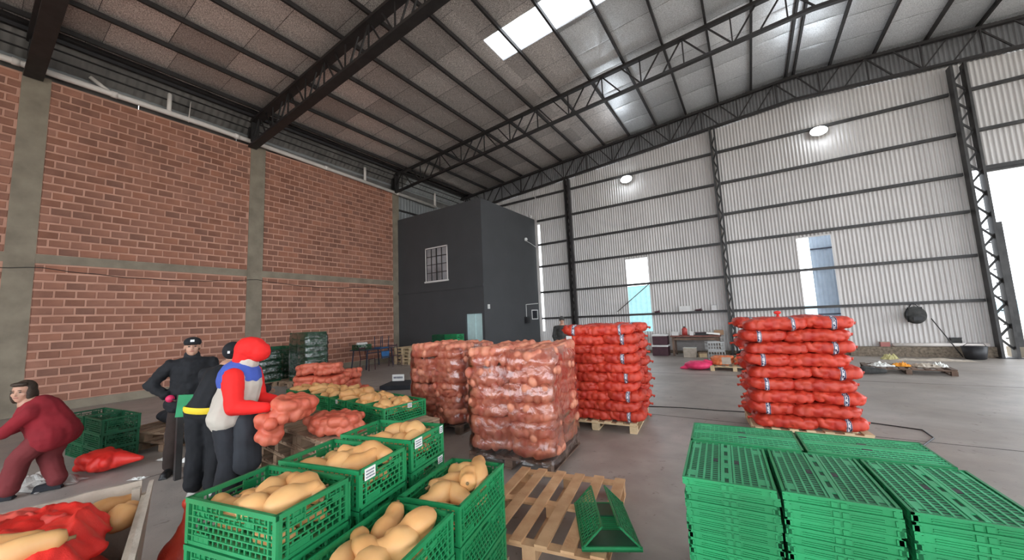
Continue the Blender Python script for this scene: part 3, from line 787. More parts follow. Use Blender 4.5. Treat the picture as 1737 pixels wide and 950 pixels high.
def end_label(parent, y, z, w=0.08, h=0.06, lx=0.3, s=1):
    x = s * (lx + 0.004)
    m = MB().box(x - 0.001, x + 0.001, y - w / 2, y + w / 2, z - h / 2, z + h / 2)
    o = m.build('paper_label', M_PAPER, parent); o['label'] = 'white printed paper label'
    ink = MB(); rnd = random.Random(int(y * 1000) + 5)
    for k in range(3):
        yy = y - w * 0.38
        while yy < y + w * 0.34:
            l = rnd.uniform(0.004, 0.011); ink.box(x - 0.0015, x + 0.0022, yy, yy + l, z + h * (0.25 - 0.26 * k) - 0.004, z + h * (0.25 - 0.26 * k) + 0.004); yy += l + 0.003
    ink.build('print', M_INK, o); return o

# ---- squashes
def squash_data(seed, L_=0.29, rb=0.07, rn=0.044, bend=0.02):
    rnd = random.Random(seed); m = MB(); n = 14; pts = []; rr = []
    for i in range(n + 1):
        t = i / n; x = (t - 0.5) * L_
        if t < 0.5: s = t / 0.5; r = rb * math.sqrt(max(0, 1 - (1 - s / 0.92) ** 2)) if s < 0.92 else rb
        else: r = 0
        tb = t / 0.46
        rbulb = rb * math.sqrt(max(0.0, 1 - (tb - 1) ** 2)) if tb < 2 else 0
        te = (1 - t) / 0.14
        rneck = rn * math.sqrt(max(0.0, 1 - (1 - te) ** 2)) if te < 1 else rn
        blend = 1 / (1 + math.exp(-(t - 0.55) * 14))
        r = max(0.004, (rbulb if t < 0.46 else rb * math.exp(-((t - 0.46) / 0.16) ** 2) * (1 - rn / rb) + rn) if te >= 1 else rneck)
        if te < 1: r = max(0.004, min(r, rneck))
        pts.append((x, bend * math.sin(PI * t), bend * 0.3 * math.sin(2 * PI * t))); rr.append(r)
    m.tube(pts, rr, 14)
    m.v = [(a + 0.003 * noise.noise(Vector((a * 20, b * 20, c * 20 + seed))), b * (1 + 0.05 * math.sin(5 * math.atan2(c, b))), c * (1 + 0.04 * math.sin(5 * math.atan2(c, b)))) for a, b, c in m.v]
    body = m.data('squash', M_SQUASH, True)
    st = MB().tube([(L_ / 2 - 0.006, 0, 0), (L_ / 2 + 0.008, 0.002, 0.002), (L_ / 2 + 0.02, 0.006, 0.003)], [0.011, 0.008, 0.01], 7).data('stem', M_STEM)
    return body, st
SQ = [squash_data(1), squash_data(2, 0.26, 0.068, 0.048, -0.018), squash_data(3, 0.31, 0.062, 0.045, 0.03), squash_data(4, 0.23, 0.075, 0.05, 0.0), squash_data(5, 0.28, 0.057, 0.046, -0.03)]
def squash(loc, yaw, tilt, label, group, k=None, sc=1.0, roll=None):
    b, s = SQ[k if k is not None else random.randrange(5)]
    o = obj('butternut_squash', b, None, loc); o.rotation_euler = (random.uniform(0, 6) if roll is None else roll, -tilt, yaw); o.scale = (sc,) * 3
    tag(o, label, 'squash', group)
    obj('stem', s, o)
    return o
XW = {-1: 'left', 0: 'middle', 1: 'right'}; YW_ = {-1: 'front', 0: 'centre', 1: 'back'}
def fill_crate(cloc, rz, name, layout, zt=0.115, top=True, sc=1.0, bottom=True):
    """layout: list of (x, y, yaw_deg, tilt_deg, dz, k)"""
    used = {}
    for (x, y, yw, tl, dz, k) in layout:
        ca, sa = abs(math.cos(math.radians(yw))), abs(math.sin(math.radians(yw)))
        lx, ly_ = 0.282 - 0.062 - 0.085 * ca, 0.182 - 0.062 - 0.085 * sa
        x = max(-lx, min(lx, x)); y = max(-ly_, min(ly_, y))
        wx, wy = rot2(x, y, rz)
        cx_ = 'left' if x < -0.09 else ('right' if x > 0.09 else 'middle'); cy_ = 'front' if y < -0.045 else ('back' if y > 0.045 else 'centre')
        key = (cx_, cy_, dz > 0.03); c = used.get(key, 0); used[key] = c + 1
        lab = 'butternut squash %s at the %s %s of %s' % ('on top' if dz > 0.03 else 'lying', cx_, cy_, name)
        if c == 1: lab = 'smaller-looking butternut squash beside another at the %s %s of %s' % (cx_, cy_, name)
        if c >= 2: lab = ('third', 'fourth', 'fifth', 'sixth')[c - 2] + ' butternut squash at the %s %s of %s' % (cx_, cy_, name)
        lab = ' '.join(lab.split()[:16])
        squash((cloc[0] + wx, cloc[1] + wy, cloc[2] + zt + dz), rz + math.radians(yw), math.radians(tl), lab, 'squashes in ' + name, k, sc)
    if bottom:
        for i, (x, y) in enumerate(((-0.17, -0.08), (-0.17, 0.08), (0.14, -0.08), (0.14, 0.08))):
            wx, wy = rot2(x, y, rz)
            squash((cloc[0] + wx, cloc[1] + wy, cloc[2] + 0.055), rz + 0.1 * i, 0, 'butternut squash in the lower layer, %s, of %s' % (('left front', 'left back', 'right front', 'right back')[i], name), 'lower squashes in ' + name, i % 3, 0.72)

TH = math.radians(12); zl = [0.14, 0.14 + CH_, 0.14 + 2 * CH_, 0.14 + 3 * CH_]
CA, CB, CC = (-2.04, 0.91), (-2.14, 1.355), (-2.27, 1.82)
CE, CD = (-1.63, 1.77), (-1.505, 1.135)
pallet('old', 1.15, 1.4, M_WOODO, (-1.92, 1.33, 0), TH, 'weathered pallet hidden under the crates heaped with squash', n=6)
cols = (('left', CA, TH, 4, 'the nearest left crate stack'), ('middle', CB, TH, 4, 'the second crate stack from the left'), ('rear', CC, TH, 4, 'the rear crate stack'),
        ('low', CE, TH + PI / 2, 3, 'the low crate stack beside the bare pallet'), ('front', CD, TH + PI / 2, 3, 'the front crate stack'))
for nm, (x, y), rz, n, desc in cols:
    for lv in range(n):
        top = lv == n - 1
        lb = ('open green crate heaped with squash, top of ' if top else 'green plastic crate, %s in ' % nth(n - 1 - lv)) + desc
        c = crate((x, y, zl[lv]), rz, lb, 'crates heaped with squash', name='green_crate')
        if top:
            if nm == 'middle': end_label(c, -0.12, 0.165)
            if nm == 'rear': end_label(c, -0.12, 0.165); end_label(c, 0.16, 0.17, 0.04, 0.05)
        if nm == 'rear' and lv == n - 2: end_label(c, 0.14, 0.17, 0.06, 0.05)
LAY = {
 'A': [(-0.2, -0.10, 175, 0, 0.03, 2), (-0.17, 0.06, 20, 5, 0.015, 4), (-0.03, 0.11, 100, 8, 0.045, 3), (0.02, -0.02, 200, 6, 0.04, 0), (0.04, -0.12, 170, 0, 0.03, 1), (0.18, 0.10, -20, 0, 0.045, 0), (0.20, -0.03, 75, 5, 0.06, 1), (0.10, 0.04, 150, 10, 0.055, 4)],
 'B': [(-0.19, -0.07, 10, 0, 0.01, 2), (-0.15, 0.09, 160, 0, 0.0, 1), (0.02, -0.08, 95, 5, 0.04, 3), (0.03, 0.08, 190, 8, 0.06, 0), (0.19, 0.09, -15, 5, 0.045, 2), (0.2, -0.09, 15, 0, 0.02, 4), (0.12, -0.01, 60, 15, 0.05, 1)],
 'C': [(-0.03, -0.10, 190, 0, 0.02, 3), (0.0, 0.09, 10, 5, 0.045, 0), (0.11, -0.09, 100, 6, 0.03, 1), (0.12, 0.07, 170, 5, 0.06, 3), (0.23, 0.04, 80, 0, 0.02, 4), (0.21, -0.10, 20, 0, 0.01, 2)],
 'D': [(-0.19, -0.06, 190, 5, 0.05, 0), (-0.02, 0.10, 60, 5, 0.05, 2), (0.02, -0.06, 150, 5, 0.05, 3), (0.19, 0.09, 15, 15, 0.06, 1), (0.20, -0.05, 160, 0, 0.07, 0), (-0.20, 0.11, 20, 0, 0.02, 4)],
 'E': [(-0.21, -0.10, 80, 0, 0.02, 4), (-0.20, 0.06, 170, 0, 0.035, 1), (-0.08, -0.01, 80, 5, 0.03, 2), (0.03, 0.06, 150, 4, 0.05, 0), (0.06, -0.07, 200, 8, 0.07, 3), (0.23, 0.08, 80, 0, 0.04, 1), (0.20, -0.09, 20, 12, 0.065, 2)]}
fill_crate((*CA, zl[3]), TH, 'the nearest left crate', LAY['A'])
fill_crate((*CB, zl[3]), TH, 'the labelled middle crate', LAY['B'])
fill_crate((*CC, zl[3]), TH, 'the rear left crate', LAY['C'])
fill_crate((*CD, zl[2]), TH + PI / 2, 'the front crate', LAY['D'])
fill_crate((*CE, zl[2]), TH + PI / 2, 'the crate by the pallet', LAY['E'])

# ---- folded crates in five stacks on the right
def folded_parts(L_=0.6, W_=0.4, T=0.0365):
    P = []; m = MB(); a, b = L_ / 2, W_ / 2
    # rim and sides
    for s in (-1, 1):
        m.box(-a, a, *sorted((s * b, s * (b - 0.012))), T - 0.010, T); m.box(*sorted((s * a, s * (a - 0.012))), -b, b, T - 0.010, T)
        m.box(-a, a, *sorted((s * (b - 0.007), s * (b - 0.02))), 0, T - 0.010); m.box(*sorted((s * (a - 0.007), s * (a - 0.02))), -b, b, 0, T - 0.010)
        for x in (-a + 0.02, 0, a - 0.02): m.box(x - 0.02, x + 0.02, *sorted((s * b, s * (b - 0.02))), 0.002, T - 0.012)
        for y in (-b + 0.016, -0.016, 0.016, b - 0.016): m.box(*sorted((s * a, s * (a - 0.02))), y - 0.011, y + 0.011, 0.002, T - 0.012)
        for z in (0.006, 0.015):
            m.box(-a + 0.05, -0.03, *sorted((s * (b - 0.002), s * (b - 0.02))), z, z + 0.004); m.box(0.03, a - 0.05, *sorted((s * (b - 0.002), s * (b - 0.02))), z, z + 0.004)
            m.box(*sorted((s * (a - 0.002), s * (a - 0.02))), -b + 0.06, -0.035, z, z + 0.004); m.box(*sorted((s * (a - 0.002), s * (a - 0.02))), 0.035, b - 0.06, z, z + 0.004)
    P.append(('frame', m.data('frame', M_GREEN)))
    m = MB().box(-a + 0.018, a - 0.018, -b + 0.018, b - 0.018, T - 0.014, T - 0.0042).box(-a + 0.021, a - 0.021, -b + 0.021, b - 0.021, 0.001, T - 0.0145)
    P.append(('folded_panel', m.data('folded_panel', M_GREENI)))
    m = MB()
    for i in range(11):
        y = -b + 0.03 + (W_ - 0.06) * i / 10
        if abs(y) < 0.02: continue
        m.box(-a + 0.012, a - 0.012, y - 0.0045, y + 0.0045, T - 0.011, T - 0.0005)
    for y in (-0.017, 0.017): m.box(-a + 0.012, a - 0.012, y - 0.008, y + 0.008, T - 0.011, T + 0.0015)
    for x in (-0.2, -0.06, 0.06, 0.2): m.box(x - 0.03, x + 0.03, -0.01, 0.01, T - 0.011, T)
    for i in range(21):
        x = -a + 0.03 + (L_ - 0.06) * i / 20
        for y0, y1 in ((-b + 0.018, -0.026), (0.026, b - 0.018)):
            m.box(x - 0.0022, x + 0.0022, y0, y1, T - 0.011, T - 0.0032)
    for y in (-0.16, 0.16): m.box(-a + .05, -a + .12, y - .02, y + .02, T - .011, T - .003); m.box(a - .12, a - .05, y - .02, y + .02, T - .011, T - .003)
    P.append(('rib_grid', m.data('rib_grid', M_GREENL)))
    m = MB()
    for s in (-1, 1): m.box(-0.022, 0.022, *sorted((s * 0.03, s * 0.062)), T - 0.0105, T - 0.0008)
    P.append(('hand_slot', m.data('hand_slot', M_BLACK)))
    return P
FOLD = folded_parts()
FT = 0.0365
R0 = Vector((-0.375, 2.12)); RT = math.radians(4)
uu = Vector((math.cos(RT), math.sin(RT))); vv = Vector((-math.sin(RT), math.cos(RT)))
def rp(a, b): p = R0 + uu * a + vv * b; return p.x, p.y
NL = 20; Z0 = 0.14
pallet('old', 1.2, 1.02, M_WOODO, (*rp(0.61, 0.5), 0), RT, 'weathered pallet under the folded green crates', n=7)
fst = [('front left', 0.2, 0.3, RT + PI / 2), ('front middle', 0.615, 0.3, RT + PI / 2), ('front right', 1.035, 0.3, RT + PI / 2), ('rear left', 0.30, 0.82, RT), ('rear right', 0.915, 0.82, RT)]
for nm, a, b, rz in fst:
    for k in range(NL):
        x, y = rp(a + random.uniform(-.004, .004), b + random.uniform(-.004, .004))
        t = thing('folded_crate', 'folded green crate, %s of the %s stack' % (nth(NL - 1 - k), nm), 'crate', (x, y, Z0 + k * FT + (0.0 if 'front' in nm else 0.004)), rz + random.uniform(-.008, .008), 'folded crates in the %s stack' % nm)
        for pn, me in FOLD:
            if pn in ('hand_slot', 'rib_grid') and k < NL - 1: continue
            obj(pn, me, t)

# ---- bare pallet with the half-unfolded crate
NP = Vector((-1.585, 2.935)); NR = math.radians(10)
pallet('new', 1.06, 1.24, M_WOODN, (NP.x, NP.y, 0), NR, 'bare new-wood pallet with wide gaps on the floor', n=6)
fc = thing('half_folded_crate', 'green crate with two walls leaning inward on the bare pallet', 'crate', (-1.10, 2.41, 0.145), math.radians(28.4))
def wallm(l, h):
    m = MB()
    m.box(0, l, -0.004, 0.004, 0, 0.012); m.box(0, l, -0.006, 0.006, h - 0.014, h); m.box(0, 0.014, -0.006, 0.006, 0, h); m.box(l - 0.014, l, -0.006, 0.006, 0, h)
    for i in range(1, 6): z = h * i / 6; m.box(0, l, -0.005, 0.005, z - 0.003, z + 0.003)
    for r in range(6):
        for i in range(16):
            x = 0.02 + (l - 0.04) * (i + (0.5 if r % 2 else 0)) / 16
            if x < l - 0.02: m.box(x - 0.003, x + 0.003, -0.003, 0.003, h * r / 6, h * (r + 1) / 6)
    return m
m = MB()
m.box(0, 0.4, 0, 0.6, 0.0, 0.012)
for i in range(22): y = 0.01 + 0.58 * i / 21; m.box(0.01, 0.39, y - 0.004, y + 0.004, 0.012, 0.018)
m.box(0, 0.4, 0, 0.012, 0, 0.03); m.box(0, 0.4, 0.588, 0.6, 0, 0.03)
m.build('base', M_GREEN, fc)
for s, x in ((1, 0.006), (-1, 0.394)):
    w = wallm(0.6, 0.2)
    T = Matrix.Translation((x, 0, 0.02)) @ Matrix.Rotation(math.radians(45) * s, 4, 'Y') @ Matrix.Rotation(PI / 2, 4, 'Z')
    w.v = [tuple(T @ Vector(v)) for v in w.v]; w.build('side_wall', M_GREEN, fc)
m = MB().box(0.02, 0.38, 0.02, 0.2, 0.02, 0.028).box(0.02, 0.38, 0.4, 0.58, 0.02, 0.028)
m.build('folded_end_wall', M_GREENK, fc)

# ---- remeshed union of simple solids -> one continuous mesh
TMP = bpy.data.scenes.new('meshing')
def fuse(mb, name, m, voxel=0.014, smooth=2, inflate=0.0):
    me = mb.data(name, m, True)
    o = bpy.data.objects.new('tmp', me); TMP.collection.objects.link(o)
    r = o.modifiers.new('r', 'REMESH'); r.mode = 'VOXEL'; r.voxel_size = voxel; r.use_smooth_shade = True
    if smooth:
        s = o.modifiers.new('s', 'SMOOTH'); s.iterations = smooth; s.factor = 0.5
    TMP.view_layers[0].update(); dg = TMP.view_layers[0].depsgraph
    ev = o.evaluated_get(dg); out = bpy.data.meshes.new_from_object(ev); out.name = name
    bpy.data.objects.remove(o); bpy.data.meshes.remove(me)
    if not out.materials: out.materials.append(m)
    out.polygons.foreach_set('use_smooth', [True] * len(out.polygons))
    return out
def cap(mb, a, b, ra, rb=None, n=12):
    """tapered capsule"""
    rb = rb or ra; a = Vector(a); b = Vector(b)
    mb.ball(a, ra, n, 8); mb.ball(b, rb, n, 8)
    if (b - a).length > 1e-4: mb.tube([a, a + (b - a) * 0.5, b], [ra * 0.985, (ra + rb) / 2, rb * 0.985], n)
    return mb

# ---- sacks
def squash_sack(seed, L_, W_, H_, n, r=0.045, vox=0.014, m=M_WRAPNET, name='net_sack'):
    """net sack whose skin shows the squashes pressed against it"""
    rnd = random.Random(seed); mb = MB()
    mb.ball((0, 0, H_ * 0.5), (L_ * 0.43, W_ * 0.43, H_ * 0.42), 20, 12)
    hx, hy = L_ / 2, W_ / 2
    per = 2 * (L_ + W_); k = int(per / (r * 2.1)); rows = 2 if H_ > 3.2 * r else 1
    for row in range(rows):
        for q in range(k):
            t_ = (q + 0.5 * row + rnd.uniform(-.2, .2)) / k * 2 * PI; c, s_ = math.cos(t_), math.sin(t_)
            sq = (abs(c) ** 4 + abs(s_) ** 4) ** -0.25; rr = r * rnd.uniform(0.85, 1.25)
            x, y = c * sq * (hx - rr), s_ * sq * (hy - rr); z = H_ * ((row + 0.5) / rows) + rnd.uniform(-.012, .012)
            e = rnd.random(); tx, ty = -s_, c; l = rr * rnd.uniform(0.5, 1.2)
            if e < 0.45: d = Vector((tx, ty, rnd.uniform(-.4, .4))).normalized() * l
            elif e < 0.7: d = Vector((tx * .3, ty * .3, 1)).normalized() * min(l, H_ / 2 - rr if H_ / 2 > rr else 0.01)
            else: d = Vector((-c, -s_, rnd.uniform(-.2, .2))) * l * 0.8
            a = Vector((x, y, z)); lo = rr * 0.9
            p, q2 = a - d, a + d
            p.z = min(max(p.z, lo), H_ - lo); q2.z = min(max(q2.z, lo), H_ - lo)
            cap(mb, p, q2, rr, rr * rnd.uniform(0.7, 1), 10)
    for q in range(max(2, int(n * 0.35))):
        x, y = rnd.uniform(-hx * .65, hx * .65), rnd.uniform(-hy * .65, hy * .65); a = rnd.uniform(0, PI); l = r * 1.3
        cap(mb, (x - math.cos(a) * l, y - math.sin(a) * l, H_ - r * 1.05), (x + math.cos(a) * l, y + math.sin(a) * l, H_ - r * 1.1), r * 1.05, r * 0.8, 10)
    return fuse(mb, name, m, vox * 0.9, 1)
def potato_sack(seed, L_, W_, H_, m, amp=0.026, cell=0.092, nu=56, nv=46, name='net_sack', tips=0.25):
    """pillow full of round vegetables: superellipsoid with cell bumps and gathered ends"""
    rnd = np.random.RandomState(seed)
    us = np.linspace(-1, 1, nu + 1); ph = np.linspace(0, 2 * np.pi, nv, endpoint=False)
    U, P_ = np.meshgrid(us, ph, indexing='ij')
    e = np.clip(1 - np.abs(U) ** 5.0, 0, 1) ** 0.6
    we = 0.30 + 0.70 * np.clip(1 - np.abs(U) ** 5, 0, 1) ** 0.5
    we = np.where(np.abs(U) > 0.999, 0.22, we)
    sg = lambda v, p: np.sign(v) * np.abs(v) ** p
    X = U * L_ / 2; Y = W_ / 2 * we * sg(np.cos(P_), 0.55); Z = H_ / 2 * (0.16 + 0.84 * e) * sg(np.sin(P_), 0.6)
    Y += 0.012 * np.sin(X * 9 + seed); Z += 0.008 * np.sin(X * 11 + 2 * seed)
    pts = np.stack([X, Y, Z], -1).reshape(-1, 3)
    seeds = []
    for c_ in pts[rnd.permutation(len(pts))]:
        if not seeds or (((np.array(seeds) - c_) ** 2).sum(1).min() > (0.80 * cell) ** 2): seeds.append(c_)
    seeds = np.array(seeds)
    d = np.sqrt(((pts[:, None, :] - seeds[None]) ** 2).sum(-1)).min(1)
    bump = np.sqrt(np.clip(1 - (d / (cell * 0.62)) ** 2, 0, 1))
    nrm = np.stack([0 * X.ravel(), Y.ravel() / (W_ / 2) ** 2, Z.ravel() / (H_ / 2) ** 2], -1)
    nrm /= np.linalg.norm(nrm, axis=1)[:, None] + 1e-9
    pts = pts + nrm * ((bump - 0.55) * amp)[:, None]
    pts[:, 2] += H_ / 2
    vs = [tuple(p) for p in pts]; fs = []
    for i in range(nu):
        for k in range(nv):
            k2 = (k + 1) % nv; fs.append((i * nv + k, (i + 1) * nv + k, (i + 1) * nv + k2, i * nv + k2))
    fs.append(tuple(range(nv))); fs.append(tuple(nu * nv + k for k in range(nv))[::-1])
    mb = MB(); mb.v = vs; mb.f = fs; me = mb.data(name, m, True)
    # printed band patch: follows the surface over u in [0.42, 0.56]
    def band(u0, u1):
        b = MB(); i0 = int((u0 + 1) / 2 * nu); i1 = int((u1 + 1) / 2 * nu); c = np.array([0, 0, H_ / 2]); idx = []
        uvs = []
        for i in range(i0, i1 + 1):
            for k in range(nv + 1):
                p = pts[i * nv + k % nv]; q = nrm[i * nv + k % nv]; b.v.append(tuple(p + q * 0.0045)); uvs.append(((i - i0) / (i1 - i0), k / nv * 4 * (W_ + H_)))
        w = nv + 1; n = i1 - i0
        b.f = [(i * w + k, (i + 1) * w + k, (i + 1) * w + k + 1, i * w + k + 1) for i in range(n) for k in range(nv)]
        bm_ = b.data('printed_band', M_BAND, True)
        ul = bm_.uv_layers.new(name='UVMap')
        for li, l in enumerate(bm_.loops): ul.data[li].uv = uvs[l.vertex_index]
        return bm_
    # gathered tip at each end
    tp = MB()
    for s in (-1, 1):
        x = s * L_ / 2
        tp.tube([(x - s * 0.02, 0, H_ / 2), (x + s * 0.02, 0.01, H_ / 2), (x + s * 0.05, -0.005, H_ / 2 - .01)], [0.035 * W_ / 0.5, 0.012, 0.022], 7)
    return me, band, tp.data('tied_end', m, True)

RV = {}
for k in range(3):
    for (L_, W_, H_) in ((0.74, 0.5, 0.165), (0.56, 0.5, 0.16)):
        me, band, tip = potato_sack(10 + k * 3 + int(L_ * 10), L_, W_, H_, M_RED)
        RV[(L_, k)] = (me, band(0.46, 0.57) if L_ > 0.6 else band(0.14, 0.30), tip)
def red_stack(ox, oy, rz, layers, pitch, desc, grp, z0=0.14, w=1.2, dep=0.56):
    for ly in range(layers):
        z = z0 + ly * pitch
        odd = ly % 2
        for row in range(2):
            y = 0.25 + row * dep
            if (odd + row) % 2 == 0: seq = ((0.37 + 0.02, 0.74, 1, 'left'), (w - 0.26, 0.56, 1, 'right'))
            else: seq = ((0.26, 0.56, -1, 'left'), (w - 0.39, 0.74, -1 if row else 1, 'right'))
            for (x, L_, dr, side) in seq:
                k = random.randrange(3); me, bd, tip = RV[(L_, k)]
                jx, jy = random.uniform(-.02, .02), random.uniform(-.018, .018)
                px_, py_ = rot2(x + jx, y + jy, rz)
                lift = 0.012 if L_ < 0.6 else 0
                lb = 'red net sack, %s layer, %s %s, in %s' % (('topmost' if ly == layers - 1 else nth(layers - 1 - ly).replace(' from the top', '')), 'front' if row == 0 else 'back', side, desc)
                if ly != layers - 1: lb = 'red net sack, %s layer from the top, %s %s, in %s' % (ORD[layers - 1 - ly], 'front' if row == 0 else 'back', side, desc)
                t = obj('red_sack', me, None, (ox + px_, oy + py_, z - 0.006 + lift)); t.rotation_euler = (random.uniform(-.02, .02), random.uniform(-.02, .02) + (0.03 if L_ < .6 else -.02) * dr, rz + (0 if dr > 0 else PI) + random.uniform(-.03, .03))
                t.scale = (1, 1 + random.uniform(-.03, .05), 1 + random.uniform(-.02, .04))
                tag(t, lb, 'sack', grp)
                if L_ < .6 or ly == layers - 1: obj('printed_band', bd, t)
                obj('tied_end', tip, t)
# tall stack behind the bare pallet
pallet('pale', 1.2, 1.3, M_WOODP, (-2.19, 6.03, 0), math.radians(6), 'pale new pallet under the middle red sack stack', n=7)
red_stack(-2.60, 5.36, math.radians(5), 10, 0.139, 'the middle stack', 'red sacks in the middle stack', w=1.16, dep=0.74)
pallet('pale', 1.2, 1.05, M_WOODP, (0.42, 6.56, 0), math.radians(8), 'pale pallet under the right red sack stack', n=7)
red_stack(-0.13, 5.95, math.radians(8), 9, 0.158, 'the right stack', 'red sacks in the right stack', w=1.2)
# one white tag on the middle stack
tg = MB().box(-0.045, 0.045, -0.004, 0.002, -0.07, 0.07).build('cream_tag', M_PAPER); tg.location = (-2.44, 5.335, 1.335); tg.rotation_euler = (0.15, 0.05, 0.1)
tag(tg, 'cream cardboard tag on the second layer of the middle stack', 'tag')
kn = MB(); cap(kn, (0, 0, 0), (0, 0, 0.05), 0.03, 0.012); kn.ball((0.0, 0, 0.075), (0.045, 0.02, 0.025), 8, 6)
o = kn.build('tied_sack_neck', M_REDNET2); o.location = (0.30, 6.35, 1.56); tag(o, 'knotted red sack neck poking up from the right stack', 'sack neck')

# wrapped pallets of squash sacks
SV = [squash_sack(20 + k, 0.60, 0.56, 0.225, 30, 0.056, 0.015) for k in range(5)]
def wrapped(cx_, cy_, rz, layers, pitch, desc, grp, w=1.04, taper=0.03):
    for ly in range(layers):
        for i in range(2):
            for j in range(2):
                s = 1 - taper * ly / layers
                x = (i - 0.5) * (w / 2) * s + random.uniform(-.02, .02); y = (j - 0.5) * (w / 2) * s + random.uniform(-.02, .02)
                px_, py_ = rot2(x, y, rz)
                last = ly == layers - 1
                lb = 'salmon net squash sack, %s layer%s, %s %s, in %s' % ('topmost' if last else ORD[layers - 1 - ly], '' if last else ' down', 'front' if j == 0 else 'back', 'left' if i == 0 else 'right', desc)
                t = obj('squash_sack', SV[random.randrange(5)], None, (cx_ + px_, cy_ + py_, 0.138 + ly * pitch + (random.uniform(-.01, .02) if ly else 0.012) + (random.uniform(0, .03) if last else 0)))
                t.rotation_euler = (random.uniform(-.07, .07), random.uniform(-.07, .07), rz + random.choice((0, PI)) + random.uniform(-.1, .1)); t.scale = (0.93 + random.uniform(-.02, .05), 0.95 + random.uniform(-.02, .06), 1.08 + random.uniform(-.05, .08))
                tag(t, lb, 'sack', grp)
def film(cx_, cy_, rz, w, d, z0, z1, label, seed, bulge=0.03):
    rnd = random.Random(seed); nA, nZ = 110, 46; vs = []
    for j in range(nZ + 1):
        t = j / nZ; z = z0 + (z1 - z0) * t
        sh = 1 - 0.10 * max(0, (t - 0.86) / 0.14) ** 2
        for i in range(nA):
            a = 2 * PI * i / nA; c, s = math.cos(a), math.sin(a)
            sq = (abs(c) ** 7 + abs(s) ** 7) ** (-1 / 7)
            p = Vector((c * sq * w / 2, s * sq * d / 2, 0)) * sh
            n1 = noise.noise(Vector((p.x * 4 + seed, p.y * 4, z * 4))); n2 = noise.noise(Vector((p.x * 5, p.y * 5 + seed, z * 16 + 4 * p.x)))
            r = 1 + bulge * n1 + 0.016 * n2 + 0.012 * math.sin(z * 32 + 2 * n1)
            vs.append((p.x * r, p.y * r, z + 0.02 * n1))
    fs = [(j * nA + i, j * nA + (i + 1) % nA, (j + 1) * nA + (i + 1) % nA, (j + 1) * nA + i) for j in range(nZ) for i in range(nA)]
    m = MB(); m.v = vs; m.f = fs; m.smooth = True
    o = m.build('stretch_film', M_FILM); o.location = (cx_, cy_, 0); o.rotation_euler.z = rz
    return tag(o, label, 'plastic film')
WA = (-2.56, 4.14); WA2 = (-4.42, 4.82)
pallet('dark', 1.06, 1.08, M_WOODD, (*WA, 0), math.radians(6), 'dark worn pallet under the nearest wrapped sacks', n=6)
wrapped(*WA, math.radians(6), 6, 0.195, 'the nearest wrapped pile', 'squash sacks in the nearest wrapped pile', w=1.08)
film(*WA, math.radians(6), 1.16, 1.16, 0.10, 1.36, 'shiny clear stretch film around the nearest wrapped sacks', 3)
pallet('dark', 1.06, 1.08, M_WOODD, (*WA2, 0), math.radians(4), 'dark worn pallet under the further wrapped sacks', n=6)
wrapped(*WA2, math.radians(4), 6, 0.19, 'the further wrapped pile', 'squash sacks in the further wrapped pile', w=1.04)
film(*WA2, math.radians(4), 1.12, 1.12, 0.10, 1.33, 'clear stretch film around the further wrapped sacks', 9)

# ---- platform of stacked pallets with squash crates and a sack
PR = math.radians(-4)
pu = (math.cos(PR), math.sin(PR)); pv = (-math.sin(PR), math.cos(PR)); PO = (-3.36, 2.08)
def pp_(a, b): return (PO[0] + pu[0] * a + pv[0] * b, PO[1] + pu[1] * a + pv[1] * b)
for s in range(3):
    for k in range(4):
        x, y = pp_(-0.5 - 1.02 * s + random.uniform(-.02, .02), 0.62 + random.uniform(-.02, .02))
        pallet('old', 1.0, 1.2, M_WOODO, (x, y, 0.14 * k), PR + random.uniform(-.02, .02), 'weathered pallet, %s in the %s pallet pile under the squash crates' % (nth(3 - k), ('right', 'middle', 'left')[s]), 'pallet piles under the squash crates', n=9)
ZP = 0.562
mid = [(-0.47, 0.95, PI / 2, 'the right end crate on the pallets'), (-0.92, 0.97, PI / 2, 'the second crate on the pallets'), (-1.36, 0.97, PI / 2, 'the third crate on the pallets'),
       (-1.80, 0.98, PI / 2, 'the fourth crate on the pallets'), (-2.24, 0.98, PI / 2, 'the fifth crate on the pallets'), (-2.75, 0.98, PI / 2, 'the far left crate on the pallets')]
rnd = random.Random(11)
for i, (a, b, rz, desc) in enumerate(mid):
    x, y = pp_(a, b)
    c = crate((x, y, ZP), PR + rz, 'green crate of squash: ' + desc, 'squash crates on the pallet piles')
    if i in (0, 2): end_label(c, 0.0 if i else 0.03, 0.17, 0.05, 0.05, s=-1) if i else paper_label(c, 0.05, 0.17, 0.06, 0.05)
    lay = []
    for q in range(8):
        lay.append(((-0.2, -0.07, 0.07, 0.2)[q % 4] + rnd.uniform(-.02, .02), (-0.09, 0.09)[q // 4] + rnd.uniform(-.02, .02), rnd.choice((10, 80, 170, 200, 100)) + rnd.uniform(-20, 20), rnd.uniform(-6, 12), rnd.uniform(0.02, 0.075), rnd.randrange(5)))
    if i < 5:
        for q in range(3): lay.append((-0.14 + 0.14 * q, rnd.uniform(-.04, .04), rnd.uniform(0, 180), 8, 0.11 if i else 0.07, rnd.randrange(5)))
    fill_crate((x, y, ZP), PR + rz, desc, lay, bottom=False, sc=0.95)
def lone_sack(name, seed, L_, W_, H_, n, loc, rz, m, label, r=0.045, vox=0.012, ry=0.0, rx=0.0, group=None, neck=None):
    me = squash_sack(seed, L_, W_, H_, n, r, vox, m, name)
    o = obj(name, me, None, loc); o.rotation_euler = (rx, ry, rz); tag(o, label, 'sack', group)
    if neck:
        k = MB(); cap(k, neck, (neck[0] + 0.02, neck[1], neck[2] + 0.05), 0.025, 0.01); k.ball((neck[0] + 0.03, neck[1], neck[2] + 0.075), (0.035, 0.02, 0.03), 8, 6); k.build('tied_neck', m, o)
    return o
sx, sy = pp_(-0.62, 0.27)
